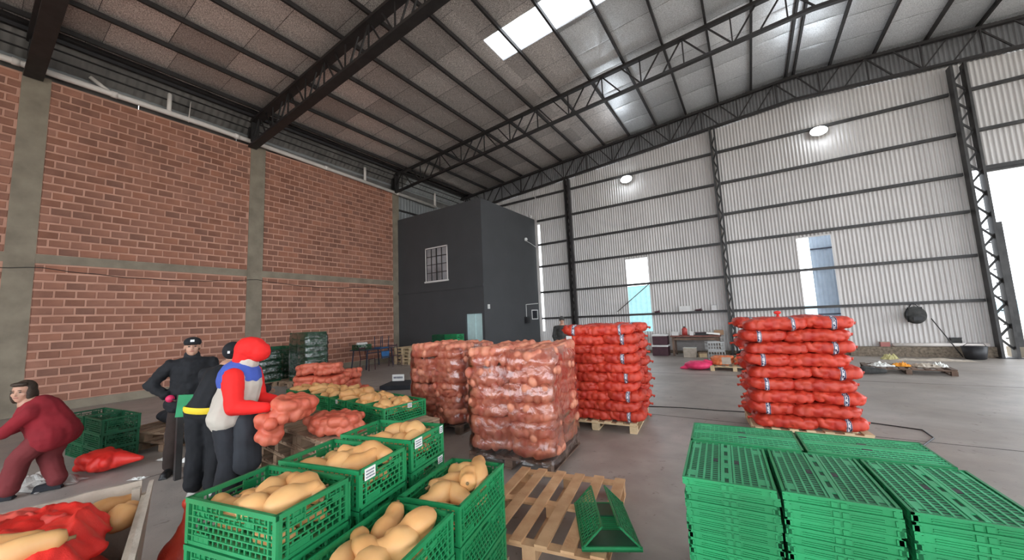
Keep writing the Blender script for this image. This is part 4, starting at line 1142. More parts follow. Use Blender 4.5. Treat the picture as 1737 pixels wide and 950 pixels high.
lone_sack('squash_sack', 41, 0.58, 0.40, 0.20, 22, (sx, sy, ZP + 0.003), 0.25, M_PINKNET, 'orange net sack of squash lying on the front pallet edge', 0.055)
# small heap of sacks behind the crates
pallet('dark', 1.1, 1.1, M_WOODD, (-6.75, 3.95, 0), 0.2, 'dark pallet under the small heap of orange sacks', n=6)
SV2 = [squash_sack(60 + k, 0.56, 0.44, 0.20, 24, 0.05, 0.016, M_PINKNET) for k in range(3)]
hp = []
for ly in range(5):
    n = (3, 3, 2, 2, 2)[ly]; wdt = (1.05, 1.0, 0.9, 0.7, 0.55)[ly]
    for i in range(n):
        for j in range(2):
            if ly == 4 and j == 1: continue
            x = (i - (n - 1) / 2) * wdt / n; y = (j - 0.5) * 0.52
            hp.append((x, y, ly, 'front' if j == 0 else 'back', ('left', 'middle', 'right')[i] if n == 3 else ('left', 'right')[i]))
for x, y, ly, a, b in hp:
    px_, py_ = rot2(x, y, 0.2 + 0.35)
    o = obj('squash_sack', SV2[random.randrange(3)], None, (-6.75 + px_, 3.95 + py_, 0.14 + ly * 0.180)); o.rotation_euler = (random.uniform(-.13, .13), random.uniform(-.13, .13), 0.5 + random.uniform(-.5, .5) + PI / 2)
    tag(o, 'orange net sack, %s %s of %s layer from the floor in the small heap' % (a, b, ('lowest', 'second', 'third', 'fourth', 'highest')[ly]), 'sack', 'orange sacks in the small heap')

# ---- crates and things along the brick wall
def crate_stack(x, y, rz, n, desc, grp, z0=0.0, parts=CRATEK, h=CH_):
    for k in range(n):
        crate((x + random.uniform(-.01, .01), y + random.uniform(-.01, .01), z0 + k * h), rz + random.uniform(-.02, .02), 'dark green crate, %s of %s' % (nth(n - 1 - k), desc), grp, parts)
# near left, three high, two side by side
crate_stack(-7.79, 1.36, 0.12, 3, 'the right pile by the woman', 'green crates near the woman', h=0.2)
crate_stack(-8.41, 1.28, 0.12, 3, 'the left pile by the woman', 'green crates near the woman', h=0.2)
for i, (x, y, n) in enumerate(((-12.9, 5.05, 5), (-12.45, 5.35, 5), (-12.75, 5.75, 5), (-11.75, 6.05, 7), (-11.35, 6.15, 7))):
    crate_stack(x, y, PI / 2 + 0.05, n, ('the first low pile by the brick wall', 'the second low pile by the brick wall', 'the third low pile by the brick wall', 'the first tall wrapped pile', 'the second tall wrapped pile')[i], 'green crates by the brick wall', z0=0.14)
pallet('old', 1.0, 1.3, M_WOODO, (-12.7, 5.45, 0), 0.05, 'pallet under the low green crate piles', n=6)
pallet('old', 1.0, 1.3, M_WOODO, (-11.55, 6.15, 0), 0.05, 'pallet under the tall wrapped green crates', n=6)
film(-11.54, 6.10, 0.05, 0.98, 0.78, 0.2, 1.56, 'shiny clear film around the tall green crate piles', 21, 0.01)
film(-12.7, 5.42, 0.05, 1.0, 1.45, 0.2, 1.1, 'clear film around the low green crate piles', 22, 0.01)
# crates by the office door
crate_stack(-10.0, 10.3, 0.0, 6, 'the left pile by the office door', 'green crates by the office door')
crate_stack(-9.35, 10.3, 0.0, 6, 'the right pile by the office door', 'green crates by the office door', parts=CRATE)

# pallets by the man in the cap
for k in range(2):
    pallet('dark2', 1.0, 1.2, M_WOODO, (-8.05 + 0.06 * k, 2.25 - 0.03 * k, 0.14 * k), 0.3 + 0.1 * k, 'weathered pallet, %s of the two behind the crates near the woman' % ('lower', 'upper')[k], 'two pallets behind the crates', n=6)
m = MB(); m.ball((0, 0, 0.11), (0.30, 0.22, 0.12), 16, 8); m.ball((0.12, 0.03, 0.17), (0.17, 0.14, 0.09), 12, 8); m.ball((-0.18, -0.03, 0.13), (0.14, 0.15, 0.09), 12, 8)
bg = fuse(m, 'dark_bag', M_CLOTHN, 0.02, 1); o = obj('dark_bag', bg, None, (-8.0, 2.15, 0.27)); o.rotation_euler.z = 0.5; tag(o, 'slumped dark bag lying on the pallets by the brick wall', 'bag')
st = MB().tube([(-0.2, 0, 0.2), (-0.1, -0.1, 0.26), (0.1, -0.08, 0.27), (0.22, 0, 0.2)], 0.012, 6); st.build('strap', M_BLACK, o)

# table with chairs and a crate, wooden pallet pile, by the end of the brick wall
t = thing('work_table', 'dark blue metal table by the far end of the brick wall', 'table', (-13.0, 9.45, 0), 0.12)
MB().box(-0.45, 0.45, -0.75, 0.75, 0.72, 0.75).build('table_top', M_BLUED, t)
for sx_ in (-1, 1):
    for sy_ in (-1, 1): MB().bar((sx_ * 0.40, sy_ * 0.70, 0), (sx_ * 0.38, sy_ * 0.62, 0.72), 0.035).build('leg', M_BLUED, t)
MB().bar((0.4, -0.66, 0.62), (0.4, 0.66, 0.62), 0.03).build('stretcher', M_BLUED, t)
def chairframe(name, label, loc, rz, m, seat=None, flip=False):
    t = thing(name, label, 'chair', loc, rz)
    if flip: t.rotation_euler = (PI, 0.0, rz)
    for sx_ in (-1, 1):
        MB().bar((sx_ * 0.19, -0.19, 0), (sx_ * 0.18, -0.18, 0.44), 0.022).build('leg', m, t)
        MB().bar((sx_ * 0.19, 0.22, 0), (sx_ * 0.18, 0.18, 0.44), 0.022).build('leg', m, t)
        MB().bar((sx_ * 0.18, 0.18, 0.44), (sx_ * 0.17, 0.26, 0.88), 0.022).build('back_post', m, t)
    MB().bar((-0.18, 0.25, 0.82), (0.18, 0.25, 0.82), 0.03, 0.05).build('back_rail', m, t)
    MB().bar((-0.18, -0.18, 0.43), (0.18, -0.18, 0.43), 0.022).build('seat_rail', m, t)
    MB().bar((-0.18, 0.18, 0.43), (0.18, 0.18, 0.43), 0.022).build('seat_rail', m, t)
    if seat:
        MB().box(-0.2, 0.2, -0.2, 0.2, 0.445, 0.475).build('seat', seat, t); MB().box(-0.18, 0.18, 0.225, 0.245, 0.6, 0.86).build('backrest', seat, t)
    return t
chairframe('metal_chair', 'bare maroon chair frame standing left of the blue chair', (-12.35, 8.75, 0.0), 1.9, M_MAROON)
chairframe('metal_chair', 'bare maroon chair frame at the right end of the table', (-12.3, 10.0, 0.0), 1.3, M_MAROON)
chairframe('upturned_chair', 'blue chair turned upside down on the table', (-12.72, 9.65, 1.228), PI / 2, M_BLUED, M_BLUEP, True)
crate((-13.05, 8.98, 0.752), PI / 2, 'dark green crate on the left end of the table', None, CRATEK)
o = obj('white_bag', squash_sack(77, 0.4, 0.3, 0.24, 14, 0.04, 0.018, M_WHITE, 'white_bag'), None, (-13.1, 9.0, 0.80)); tag(o, 'crumpled white bag in the crate on the table', 'bag')
o.rotation_euler.z = PI / 2
for k in range(5):
    pallet('pale2', 1.0, 1.1, M_WOODP, (-12.35 + random.uniform(-.03, .03), 10.95, 0.14 * k), random.uniform(-.03, .03), 'old pale pallet, %s of the pile against the office' % nth(4 - k), 'pallet pile against the office', n=7)
# platform scale with a white placard
t = thing('platform_scale', 'flat dark platform scale with a small white placard', 'scale', (-7.9, 6.9, 0), 0.5)
MB().box(-0.65, 0.65, -0.45, 0.45, 0.03, 0.12).build('platform', M_CLOTHN, t)
MB().box(-0.6, 0.6, -0.4, 0.4, 0, 0.03).build('base', M_BLACK, t)
MB().box(0.6, 0.75, -0.45, 0.45, 0.0, 0.07).build('ramp', M_CLOTHN, t)
p_ = MB().box(-0.62, -0.28, 0.30, 0.31, 0.12, 0.30).build('placard', M_PAPER, t)
ink = MB(); rnd = random.Random(2); x = -0.58
while x < -0.33: l = rnd.uniform(.01, .03); ink.box(x, x + l, 0.294, 0.30, 0.19, 0.24); x += l + 0.008
ink.build('print', M_INK, p_)

# ================================================================== FOREGROUND BIN
C1 = Vector((-3.63, 0.79)); BA = math.atan2(-0.27, 0.96)
t = thing('pallet_bin', 'pale worn board bin heaped with squash and red net', 'bin', (C1.x, C1.y, 0), BA)
m = MB()
LB, WB, HB = 1.2, 1.05, 0.70
def wall_(p0, p1, h0, h1, name, seed):
    """one bin wall with an uneven top edge; p0,p1 at floor, local"""
    mm = MB(); n = 12; p0 = Vector(p0); p1 = Vector(p1); d = (p1 - p0); nrm_ = Vector((d.y, -d.x)).normalized() * 0.012
    for i in range(n + 1):
        p = p0 + d * i / n; hh = h0 + (h1 - h0) * i / n + 0.012 * noise.noise(Vector((i * 0.6, seed, 0)))
        lean = nrm_.normalized() * 0.05 * 1.0
        for (q, z) in ((p - nrm_, 0.1), (p + nrm_, 0.1), (p + nrm_ + lean, hh), (p - nrm_ + lean, hh)): mm.v.append((q.x, q.y, z))
    for i in range(n):
        a = 4 * i; b = a + 4
        for k in range(4): mm.f.append((a + k, b + k, b + (k + 1) % 4, a + (k + 1) % 4))
    mm.f.append((3, 2, 1, 0)); mm.f.append((4 * n, 4 * n + 1, 4 * n + 2, 4 * n + 3))
    return mm.build(name, M_CARD, t)
wall_((LB, 0), (0, 0), 0.68, 0.71, 'side_wall', 1)
wall_((0, 0), (0, -WB), 0.71, 0.69, 'end_wall', 2)
wall_((0, -WB), (LB, -WB), 0.68, 0.68, 'side_wall', 3)
wall_((LB, -WB), (LB, 0), 0.68, 0.68, 'end_wall', 4)
MB().box(-0.02, LB + 0.02, -WB - .02, 0.02, 0.0, 0.1).build('base', M_WOODO, t)
MB().box(0.0, LB, 0.005, 0.03, 0.60, 0.64).build('rim_batten', M_CARD, t)
MB().box(0.03, 0.07, -0.04, 0.0, 0.1, 0.69).build('corner_post', M_CARD, t)
def bl(x, y): c, s = math.cos(BA), math.sin(BA); return (C1.x + c * x - s * y, C1.y + s * x + c * y)
# load inside: a core so that the squashes rest on something
mm = MB(); mm.ball((0.6, -0.52, 0.32), (0.58, 0.5, 0.30), 20, 12)
core = obj('net_sack', fuse(mm, 'net_sack', M_REDNET2, 0.03, 1), None, (C1.x, C1.y, 0)); core.rotation_euler.z = BA
tag(core, 'big bulging red net sack filling the board bin', 'sack')
rnd = random.Random(8); k = 0
spots = [(0.30, -1.0, .70, 0.9), (0.40, -0.74, .64, .4), (0.10, -0.12, .60, 2.2), (0.25, -0.06, .60, 2.8), (0.80, -0.34, .735, 1.5), (0.72, -0.42, .74, 1.4), (0.75, -0.62, .64, 2.9), (0.92, -0.35, .62, .5), (0.98, -0.7, .6, 1.2), (0.3, -0.92, .6, .2), (0.62, -0.85, .62, .1)]
wd = ['at the far end', 'at the left side', 'in the far right corner', 'by the far right corner', 'in the middle of the red net', 'left of middle in the red net', 'near the front', 'at the right side', 'at the near right end', 'at the near left edge', 'at the front edge']
for (x, y, z, a), w_ in zip(spots, wd):
    p = bl(x, y); squash((p[0], p[1], z), BA + a, 0.05, 'butternut squash in the board bin, ' + w_, 'squashes in the board bin', k % 5, 1.05); k += 1
def drape(name, x0, x1, y0, y1, z, seed, m_, label, amp=0.05):
    n = 44; vs = []; mm = MB()
    for i in range(n + 1):
        for j in range(n + 1):
            u, v = i / n, j / n; x = x0 + (x1 - x0) * u; y = y0 + (y1 - y0) * v
            edge = min(u, 1 - u, v, 1 - v); fr = 0.03 * noise.noise(Vector((u * 7, v * 7, seed)))
            w_ = z + amp * noise.noise(Vector((x * 5, y * 5, seed))) + 0.034 * noise.noise(Vector((x * 6 + y * 18, y * 6 - x * 12, seed + 3))) - 0.10 * max(0, 0.15 - edge) / 0.15
            cxx, cyy = (x0 + x1) / 2, (y0 + y1) / 2
            dd = ((x - cxx) / (x1 - x0) * 2) ** 2 + ((y - cyy) / (y1 - y0) * 2) ** 2
            w_ += 0.05 * (1 - dd * 0.7)
            sq = 1 - 0.22 * (abs(u - .5) * 2 * abs(v - .5) * 2) ** 1.5
            vs.append((cxx + (x - cxx) * sq + fr, cyy + (y - cyy) * sq + fr, w_))
    w = n + 1
    mm.v = vs; mm.f = [(i * w + j, (i + 1) * w + j, (i + 1) * w + j + 1, i * w + j + 1) for i in range(n) for j in range(n)]; mm.smooth = True
    o = mm.build(name, m_); o.location = (C1.x, C1.y, 0); o.rotation_euler.z = BA
    so = o.modifiers.new('thick', 'SOLIDIFY'); so.thickness = 0.004
    return tag(o, label, 'net')
drape('loose_net', 0.12, 0.98, -0.80, -0.08, 0.71, 4, M_REDNET2, 'loose bright red net draped over the middle of the bin')
drape('loose_net', 0.03, 0.60, -0.80, -0.20, 0.69, 9, mat('pink_red_net', (0.72, 0.06, 0.05), 0.5, col2=(0.85, 0.14, 0.1), scale=5), 'pinkish net lying over the left side of the bin')
drape('loose_net', 0.62, 1.14, -0.9, -0.1, 0.63, 14, M_REDNET2, 'red net bunched at the near right end of the bin')

# red sacks on the floor
mm = MB(); mm.ball((0, 0, 0.24), (0.16, 0.12, 0.22), 14, 10); cap(mm, (0, 0, 0.35), (-0.02, 0.01, 0.5), 0.13, 0.045); cap(mm, (-0.02, 0.01, 0.5), (-0.035, 0.02, 0.60), 0.03, 0.02); mm.ball((-0.04, 0.02, 0.64), (0.045, 0.03, 0.035))
for q in range(9): a = q * 0.7; cap(mm, (0.13 * math.cos(a), 0.1 * math.sin(a), 0.12 + 0.04 * (q % 4)), (0.12 * math.cos(a + .3), 0.1 * math.sin(a + .3), 0.17 + 0.04 * (q % 4)), 0.07, 0.05)
o = obj('red_sack', fuse(mm, 'red_sack', M_RED, 0.012, 1), None, (-3.08, 0.88, 0)); tag(o, 'upright tied red net sack between the bin and the crates', 'sack')
mm = MB(); mm.ball((0, 0, 0.15), (0.25, 0.15, 0.14), 14, 10); cap(mm, (0.2, 0.05, 0.15), (0.42, 0.12, 0.13), 0.10, 0.03); cap(mm, (-.2, 0, .12), (-.32, 0, .06), .1, .05)
for q in range(10): a = q * 0.63; cap(mm, (0.2 * math.cos(a), 0.13 * math.sin(a), 0.12 + 0.03 * (q % 4)), (0.18 * math.cos(a + .3), 0.12 * math.sin(a + .3), 0.19), 0.07, 0.05)
o = obj('red_sack', fuse(mm, 'red_sack', M_REDNET2, 0.014, 1), None, (-7.12, 1.16, 0)); o.rotation_euler.z = 0.5; tag(o, 'full red net sack on the floor behind the woman', 'sack')
# crumpled plastic behind the woman and paper scraps
def scrap(name, cx_, cy_, r1, r2, h, m_, label, cat, seed=1, rz=0):
    n = 22; vs = []; mm = MB()
    for i in range(n + 1):
        for j in range(n + 1):
            u, v = i / n * 2 - 1, j / n * 2 - 1
            k_ = 1 + 0.3 * noise.noise(Vector((u * 2, v * 2, seed)))
            z = max(0.004, h * (1 - max(abs(u), abs(v)) ** 3) * (0.5 + noise.noise(Vector((u * 3.5, v * 3.5, seed + 5)))))
            vs.append((u * r1 * k_, v * r2 * k_, z))
    w = n + 1; mm.v = vs; mm.f = [(i * w + j, (i + 1) * w + j, (i + 1) * w + j + 1, i * w + j + 1) for i in range(n) for j in range(n)]
    o = mm.build(name, m_); o.location = (cx_, cy_, 0.001); o.rotation_euler.z = rz
    return tag(o, label, cat)
scrap('plastic_scrap', -7.35, 0.72, 0.45, 0.22, 0.12, M_PLAST, 'crumpled clear plastic on the floor behind the woman', 'plastic', 3, 0.3)
for (x, y, r_, s_, lb) in ((-6.35, 1.35, 0.09, 0.02, 'thin white paper strip on the floor near the black-clad man'), (-6.9, 1.75, 0.14, 0.03, 'white paper scrap by the pallets near the men'), (-6.45, 1.9, 0.16, 0.07, 'crumpled pale rag at the foot of the pallets')):
    scrap('paper_scrap', x, y, r_, 0.05, s_, M_PAPER, lb, 'paper', int(x * 10), 0.6)
lc = MB().box(-0.2, 0.2, -0.15, 0.15, 0, 0.3).build('cardboard_box', M_CARD); lc.location = (-6.55, 2.2, 0); lc.rotation_euler.z = 0.3; tag(lc, 'brown cardboard box on the floor behind the black-clad man', 'box')
MB().box(-0.2, 0.2, -0.01, 0.13, 0.3, 0.304).build('flap', M_CARD, lc)

# ================================================================== FAR FLOOR ITEMS
pallet('far', 1.2, 1.0, M_WOODP, (-0.55, 12.35, 0), 0.05, 'low pallet with orange sacks on the floor by the far wall', n=7)
pallet('far', 1.2, 1.0, M_WOODP, (0.72, 12.45, 0), 0.02, 'second low pallet with orange sacks, behind the right stack', n=7)
for i, (x, lb) in enumerate(((-0.85, 'leftmost orange net sack on the far low pallet'), (-0.25, 'second orange net sack on the far low pallet'), (0.45, 'orange net sack on the second far pallet, left'), (1.0, 'orange net sack on the second far pallet, right'))):
    lone_sack('orange_sack', 80 + i, 0.5, 0.7, 0.22, 20, (x, 12.3, 0.142), 0.1 * i - .1, M_ORNET, lb, 0.055, 0.02)
o = MB().box(-0.11, 0.11, -0.004, 0.0, -0.09, 0.1).build('sack_tag', M_CARD); o.location = (-0.72, 11.93, 0.27); tag(o, 'pale printed tag on the leftmost far orange sack', 'tag')
mm = MB(); mm.ball((0, 0, 0.13), (0.38, 0.3, 0.13), 14, 8); cap(mm, (0.2, 0.1, 0.2), (0.35, 0.1, 0.2), 0.09, 0.05); cap(mm, (-.3, -.1, .08), (-.45, -.15, .05), .07, .03)
for q in range(8): a = q * .8; cap(mm, (.25 * math.cos(a), .2 * math.sin(a), .14), (.2 * math.cos(a + .4), .16 * math.sin(a + .4), .19), .08, .06)
o = obj('magenta_sack', fuse(mm, 'magenta_sack', M_MAG, 0.02, 1), None, (-1.45, 12.0, 0)); tag(o, 'bright magenta net sack lying on the floor by the far pallet', 'sack')
# workbench against the far wall
t = thing('workbench', 'old wooden workbench against the far sheet wall', 'workbench', (-1.9, 15.7, 0))
MB().box(-0.85, 0.85, -0.35, 0.35, 0.72, 0.77).build('bench_top', mat('reddish_board', (0.22, 0.09, 0.07), 0.7, var=0.25, scale=8), t)
for sx_ in (-1, 1):
    for sy_ in (-1, 1): MB().box(sx_ * 0.76 - 0.035, sx_ * 0.76 + 0.035, sy_ * 0.28 - 0.035, sy_ * 0.28 + 0.035, 0, 0.72).build('leg', M_WOODD, t)
MB().box(-0.78, 0.78, 0.25, 0.29, 0.15, 0.70).build('back_board', mat('grey_board', (0.24, 0.22, 0.21), 0.8, var=0.15), t)
MB().box(-0.78, 0.78, -0.31, -0.28, 0.60, 0.68).build('rail', M_WOODD, t)
def smallbox(name, label, cat, c, s, m_, lid=None, rz=0):
    t = thing(name, label, cat, c, rz)
    MB().box(-s[0] / 2, s[0] / 2, -s[1] / 2, s[1] / 2, 0, s[2]).build('body', m_, t)
    if lid: MB().box(-s[0] / 2 - .01, s[0] / 2 + .01, -s[1] / 2 - .01, s[1] / 2 + .01, s[2], s[2] + lid[0]).build('lid', lid[1], t)
    return t
z7 = 0.772
t = thing('red_canister', 'red canister standing on the workbench', 'canister', (-2.25, 15.6, z7)); MB().tube([(0, 0, 0), (0, 0, 0.24), (0, 0, 0.3)], [0.1, 0.1, 0.04], 12).build('body', mat('dull_red', (0.45, 0.06, 0.05), 0.5), t); MB().tube([(0, 0, .3), (0, 0, .34)], .03, 8).build('cap', M_BLACK, t)
smallbox('white_tub', 'white tub at the left end of the workbench', 'tub', (-2.58, 15.6, z7), (0.24, 0.2, 0.12), M_WHITE, (0.02, M_PAPER))
smallbox('white_jar', 'small white jar right of the red canister', 'jar', (-2.0, 15.55, z7), (0.13, 0.13, 0.13), M_WHITE, (0.02, M_PAPER))
smallbox('dark_toolbox', 'flat dark toolbox in the middle of the workbench', 'toolbox', (-1.65, 15.6, z7), (0.45, 0.22, 0.09), M_BLACK, (0.02, M_MAROON))
scr = MB().box(-0.22, 0.22, -0.15, 0.15, 0, 0.06).build('paper_pile', M_PAPER); scr.location = (-1.3, 15.6, z7); scr.rotation_euler = (0, 0.12, 0.2); scr.location.z += .03; tag(scr, 'tilted pile of white papers on the workbench', 'papers')
smallbox('cardboard_box', 'brown cardboard box at the right end of the workbench', 'box', (-1.12 + .02, 15.75, z7), (0.30, 0.25, 0.17), mat('brown_card', (0.33, 0.2, 0.12), 0.85), (0.005, M_CARD))
# cool boxes, crates and cartons under and beside the bench
smallbox('cool_box', 'upper maroon cool box with white lid left of the workbench', 'cool box', (-3.15, 15.6, 0.42), (0.55, 0.4, 0.34), M_MAROON, (0.06, M_WHITE))
smallbox('cool_box', 'lower maroon cool box with white lid left of the workbench', 'cool box', (-3.15, 15.55, 0.0), (0.58, 0.45, 0.35), M_MAROON, (0.06, M_WHITE))
smallbox('carton', 'pale carton on the floor under the left of the workbench', 'box', (-2.05, 15.1, 0), (0.42, 0.3, 0.34), M_CARD, (0.01, M_PAPER))
smallbox('wood_offcuts', 'stack of pale wood offcuts under the workbench', 'wood', (-1.65, 15.15, 0), (0.25, 0.25, 0.14), M_WOODP, (0.03, M_WOODO), 0.3)
def gcrate(loc, rz, label, ry=0):
    t = thing('grey_crate', label, 'crate', loc, rz); t.rotation_euler.x = ry
    G = mat('grey_crate_plastic', (0.38, 0.38, 0.37), 0.5)
    for s in (-1, 1):
        for nm, ax in (('side_panel', 0), ('end_panel', 1)):
            m = MB(); l = 0.5 if ax == 0 else 0.36; d = 0.18 if ax == 0 else 0.25
            m.box(-l / 2, l / 2, s * d - .006, s * d + .006, 0.26, 0.3).box(-l / 2, l / 2, s * d - .006, s * d + .006, 0, .04)
            for i in range(7): x = -l / 2 + l * i / 6; m.box(x - .01, x + .01, s * d - .005, s * d + .005, 0, .3)
            m.box(-l / 2, l / 2, s * d - .005, s * d + .005, .13, .15)
            if ax: m.v = [(-b, a, c) for a, b, c in m.v]
            m.build(nm, G, t)
    MB().box(-.25, .25, -.18, .18, 0, .01).build('base', G, t)
    return t
gcrate((-1.15, 14.6, 0), 0.1, 'lower grey plastic crate in front of the workbench')
gcrate((-1.2, 14.62, 0.302), 0.35, 'upper grey plastic crate in front of the workbench')
t = thing('tyre', 'dark tyre lying by the steel column foot', 'tyre', (-0.2, 15.6, 0)); tr = MB(); tr.tube([(0.28 * math.cos(a * PI / 8), 0.28 * math.sin(a * PI / 8), 0.12) for a in range(17)], 0.1, 8, False); tr.build('tread', M_BLACK, t)
scrap('green_debris', 0.1, 15.0, 0.9, 0.35, 0.12, mat('green_waste', (0.05, 0.16, 0.08), 0.9, var=0.4, scale=12), 'heap of dark green waste on the floor by the column', 'debris', 4)
scrap('leaf_debris', 1.0, 14.2, 0.25, 0.2, 0.28, M_LGREEN, 'small heap of green leaves behind the right sack stack', 'leaves', 5)
# items on the lowest rail of the wall
smallbox('white_box', 'white box resting on the wall rail above the workbench', 'box', (-2.28, YW - 0.085, 1.687), (0.40, 0.1, 0.22), M_WHITE, (0.005, M_PAPER))
for (x, lb, w_) in ((-3.35, 'small dark bundle on the wall rail, left of the white box', 0.25), (-1.78, 'small dark bundle on the wall rail, right of the white box', 0.3)):
    mm = MB(); mm.ball((0, 0, 0.03), (w_ / 2, 0.045, 0.04), 10, 6); cap(mm, (0, 0, .04), (w_ * .4, 0, .10), .02, .012)
    o = mm.build('dark_bundle', M_MAROON); o.location = (x, YW - 0.08, 1.687); tag(o, lb, 'bundle')
smallbox('metal_tin', 'small pale tin with dark square on the wall rail', 'tin', (-1.22, YW - 0.08, 1.687), (0.17, 0.09, 0.2), M_WHITE, (0.01, M_INK))
# backpack, pole and pipe on the right of the far wall
t = thing('backpack', 'dark backpack hanging on the far sheet wall', 'backpack', (4.2, YW - 0.26, 1.02))
mm = MB(); mm.ball((0, 0, 0.25), (0.25, 0.12, 0.27), 14, 10); mm.ball((0, -0.09, 0.16), (0.19, 0.09, 0.14), 12, 8); mm.box(-.15, .15, -.06, .06, .35, .5)
b_ = obj('body', fuse(mm, 'body', M_CLOTHG, 0.015, 2), t); MB().tube([(-.1, .06, .5), (-.03, .09, .6), (.03, .09, .6), (.1, .06, .5)], .012, 6).build('haul_loop', M_BLACK, t)
MB().tube([(-.18, -.03, .45), (-.22, -.1, .25), (-.18, -.03, .05)], .018, 6).build('shoulder_strap', M_BLACK, t); MB().box(-.1, .1, -.19, -.17, .1, .2).build('pocket', M_BLACK, t)
o = MB().tube([(4.55, YW - 0.15, 1.15), (4.98, YW - 0.42, 0.03)], 0.014, 6).build('leaning_rod', M_STEELW); tag(o, 'thin dark rod leaning on the far wall beside the backpack', 'rod')
o = MB().tube([(3.62, YW - 0.17, 0.36), (5.6, YW - 0.17, 0.36)], 0.055, 10).build('pale_pipe', M_PVC); tag(o, 'pale plastic pipe lying on the concrete kerb', 'pipe')
smallbox('red_block', 'reddish block at the left end of the pale pipe', 'block', (3.45, YW - 0.14, 0.305), (0.22, 0.12, 0.14), mat('faded_red', (0.42, 0.16, 0.14), 0.7), (0.01, M_CARD))
smallbox('dark_tin', 'dark tin standing on the kerb behind the pipe', 'tin', (5.0, YW - 0.06, 0.305), (0.22, 0.1, 0.24), M_CLOTHG, (0.02, M_BLACK))
t = thing('black_bucket', 'black bucket on the floor by the doorway column', 'bucket', (5.15, 15.85, 0)); MB().tube([(0, 0, 0), (0, 0, 0.02), (0, 0, 0.36)], [0.16, 0.2, 0.25], 16).build('body', M_BLACK, t); MB().tube([(-.24, 0, .34), (-.15, -.1, .45), (.15, -.1, .45), (.24, 0, .34)], .008, 5).build('handle', M_STEELW, t)
# low flat pallet with papers
pallet('flat', 1.5, 0.95, M_WOODD, (3.0, 12.85, -0.0), -0.08, 'low dark pallet covered with papers on the open floor', n=8)
for (x, y, a, sx_, lb, m_) in ((2.55, 12.75, .3, .3, 'white paper sheet at the left of the papered pallet', M_PAPER), (2.95, 12.85, -.3, .26, 'orange paper bag on the papered pallet', mat('orange_paper', (0.85, 0.35, 0.03), 0.6)), (3.35, 12.8, .2, .34, 'pale rag in the middle of the papered pallet', M_CARD), (3.6, 12.9, -.2, .22, 'cream paper at the right of the papered pallet', M_PAPER)):
    o = scrap('paper_bag', x, y, sx_ / 1.6, 0.2, 0.10, m_, lb, 'paper', int(x * 7), a); o.location.z = 0.141
scrap('sheet_debris', 4.1, 15.3, 0.85, 0.2, 0.07, M_CARD, 'flat pale sheets on the floor along the kerb', 'debris', 8)
scrap('yellow_bag', 3.35, 15.5, 0.2, 0.15, 0.18, mat('yellow_plastic', (0.5, 0.45, 0.2), 0.5), 'crumpled yellowish bag on the floor by the kerb', 'bag', 6)
mm = MB(); cap(mm, (0, 0, .1), (.35, .05, .08), .1, .06); o = obj('dark_cloth', fuse(mm, 'dark_cloth', M_CLOTHG, .02, 1), None, (2.15, 12.2, 0)); tag(o, 'small dark cloth bundle right behind the right sack stack', 'cloth')
# cables on the floor
cb = MB().tube([(-1.75, 7.1, .006), (-1.2, 7.22, .006), (-0.6, 7.25, .006), (0, 7.35, .006), (1.3, 7.3, .006), (1.75, 7.15, .006), (1.75, 6.8, .006), (1.45, 6.2, .006), (1.4, 5.0, .006)], 0.009, 5).build('floor_cable', M_BLACK)
tag(cb, 'thin black cable trailing on the floor round the right stack', 'cable')

# ================================================================== PEOPLE
def face_parts(parent, hc, T, hair=None, beard=False):
    """eyes, mouth on the head; hc head centre, T rotation of the head"""
    for s, nm in ((-1, 'eye'), (1, 'eye')):
        c = T @ Vector((s * 0.031, 0.083, 0.012)); MB().ball(c, (0.012, 0.007, 0.007), 8, 6, T.to_3x3().to_4x4()).build('eye', M_EYE, parent).location = hc
        c = T @ Vector((s * 0.031, 0.090, 0.032)); MB().ball(c, (0.019, 0.006, 0.004), 8, 6, T.to_3x3().to_4x4()).build('eyebrow', M_HAIR, parent).location = hc
    c = T @ Vector((0, 0.088, -0.048)); MB().ball(c, (0.024, 0.007, 0.006), 8, 6, T.to_3x3().to_4x4()).build('mouth', M_LIP, parent).location = hc
def head(mb, c, T, s=1.0):
    c = Vector(c)
    def b(p, r): mb.ball(c + (T @ Vector(p)) * s, tuple(q * s for q in r), 16, 12, T.to_3x3().to_4x4())
    b((0, -0.008, 0.03), (0.076, 0.095, 0.088)); b((0, 0.018, -0.03), (0.062, 0.072, 0.082)); b((0, 0.052, -0.078), (0.03, 0.028, 0.026))
    b((0, 0.094, -0.012), (0.012, 0.017, 0.019)); b((0, 0.083, 0.008), (0.009, 0.013, 0.02))
    for sx_ in (-1, 1): b((sx_ * 0.077, -0.006, -0.004), (0.01, 0.018, 0.03)); b((sx_ * 0.04, 0.055, -0.02), (0.022, 0.022, 0.02))
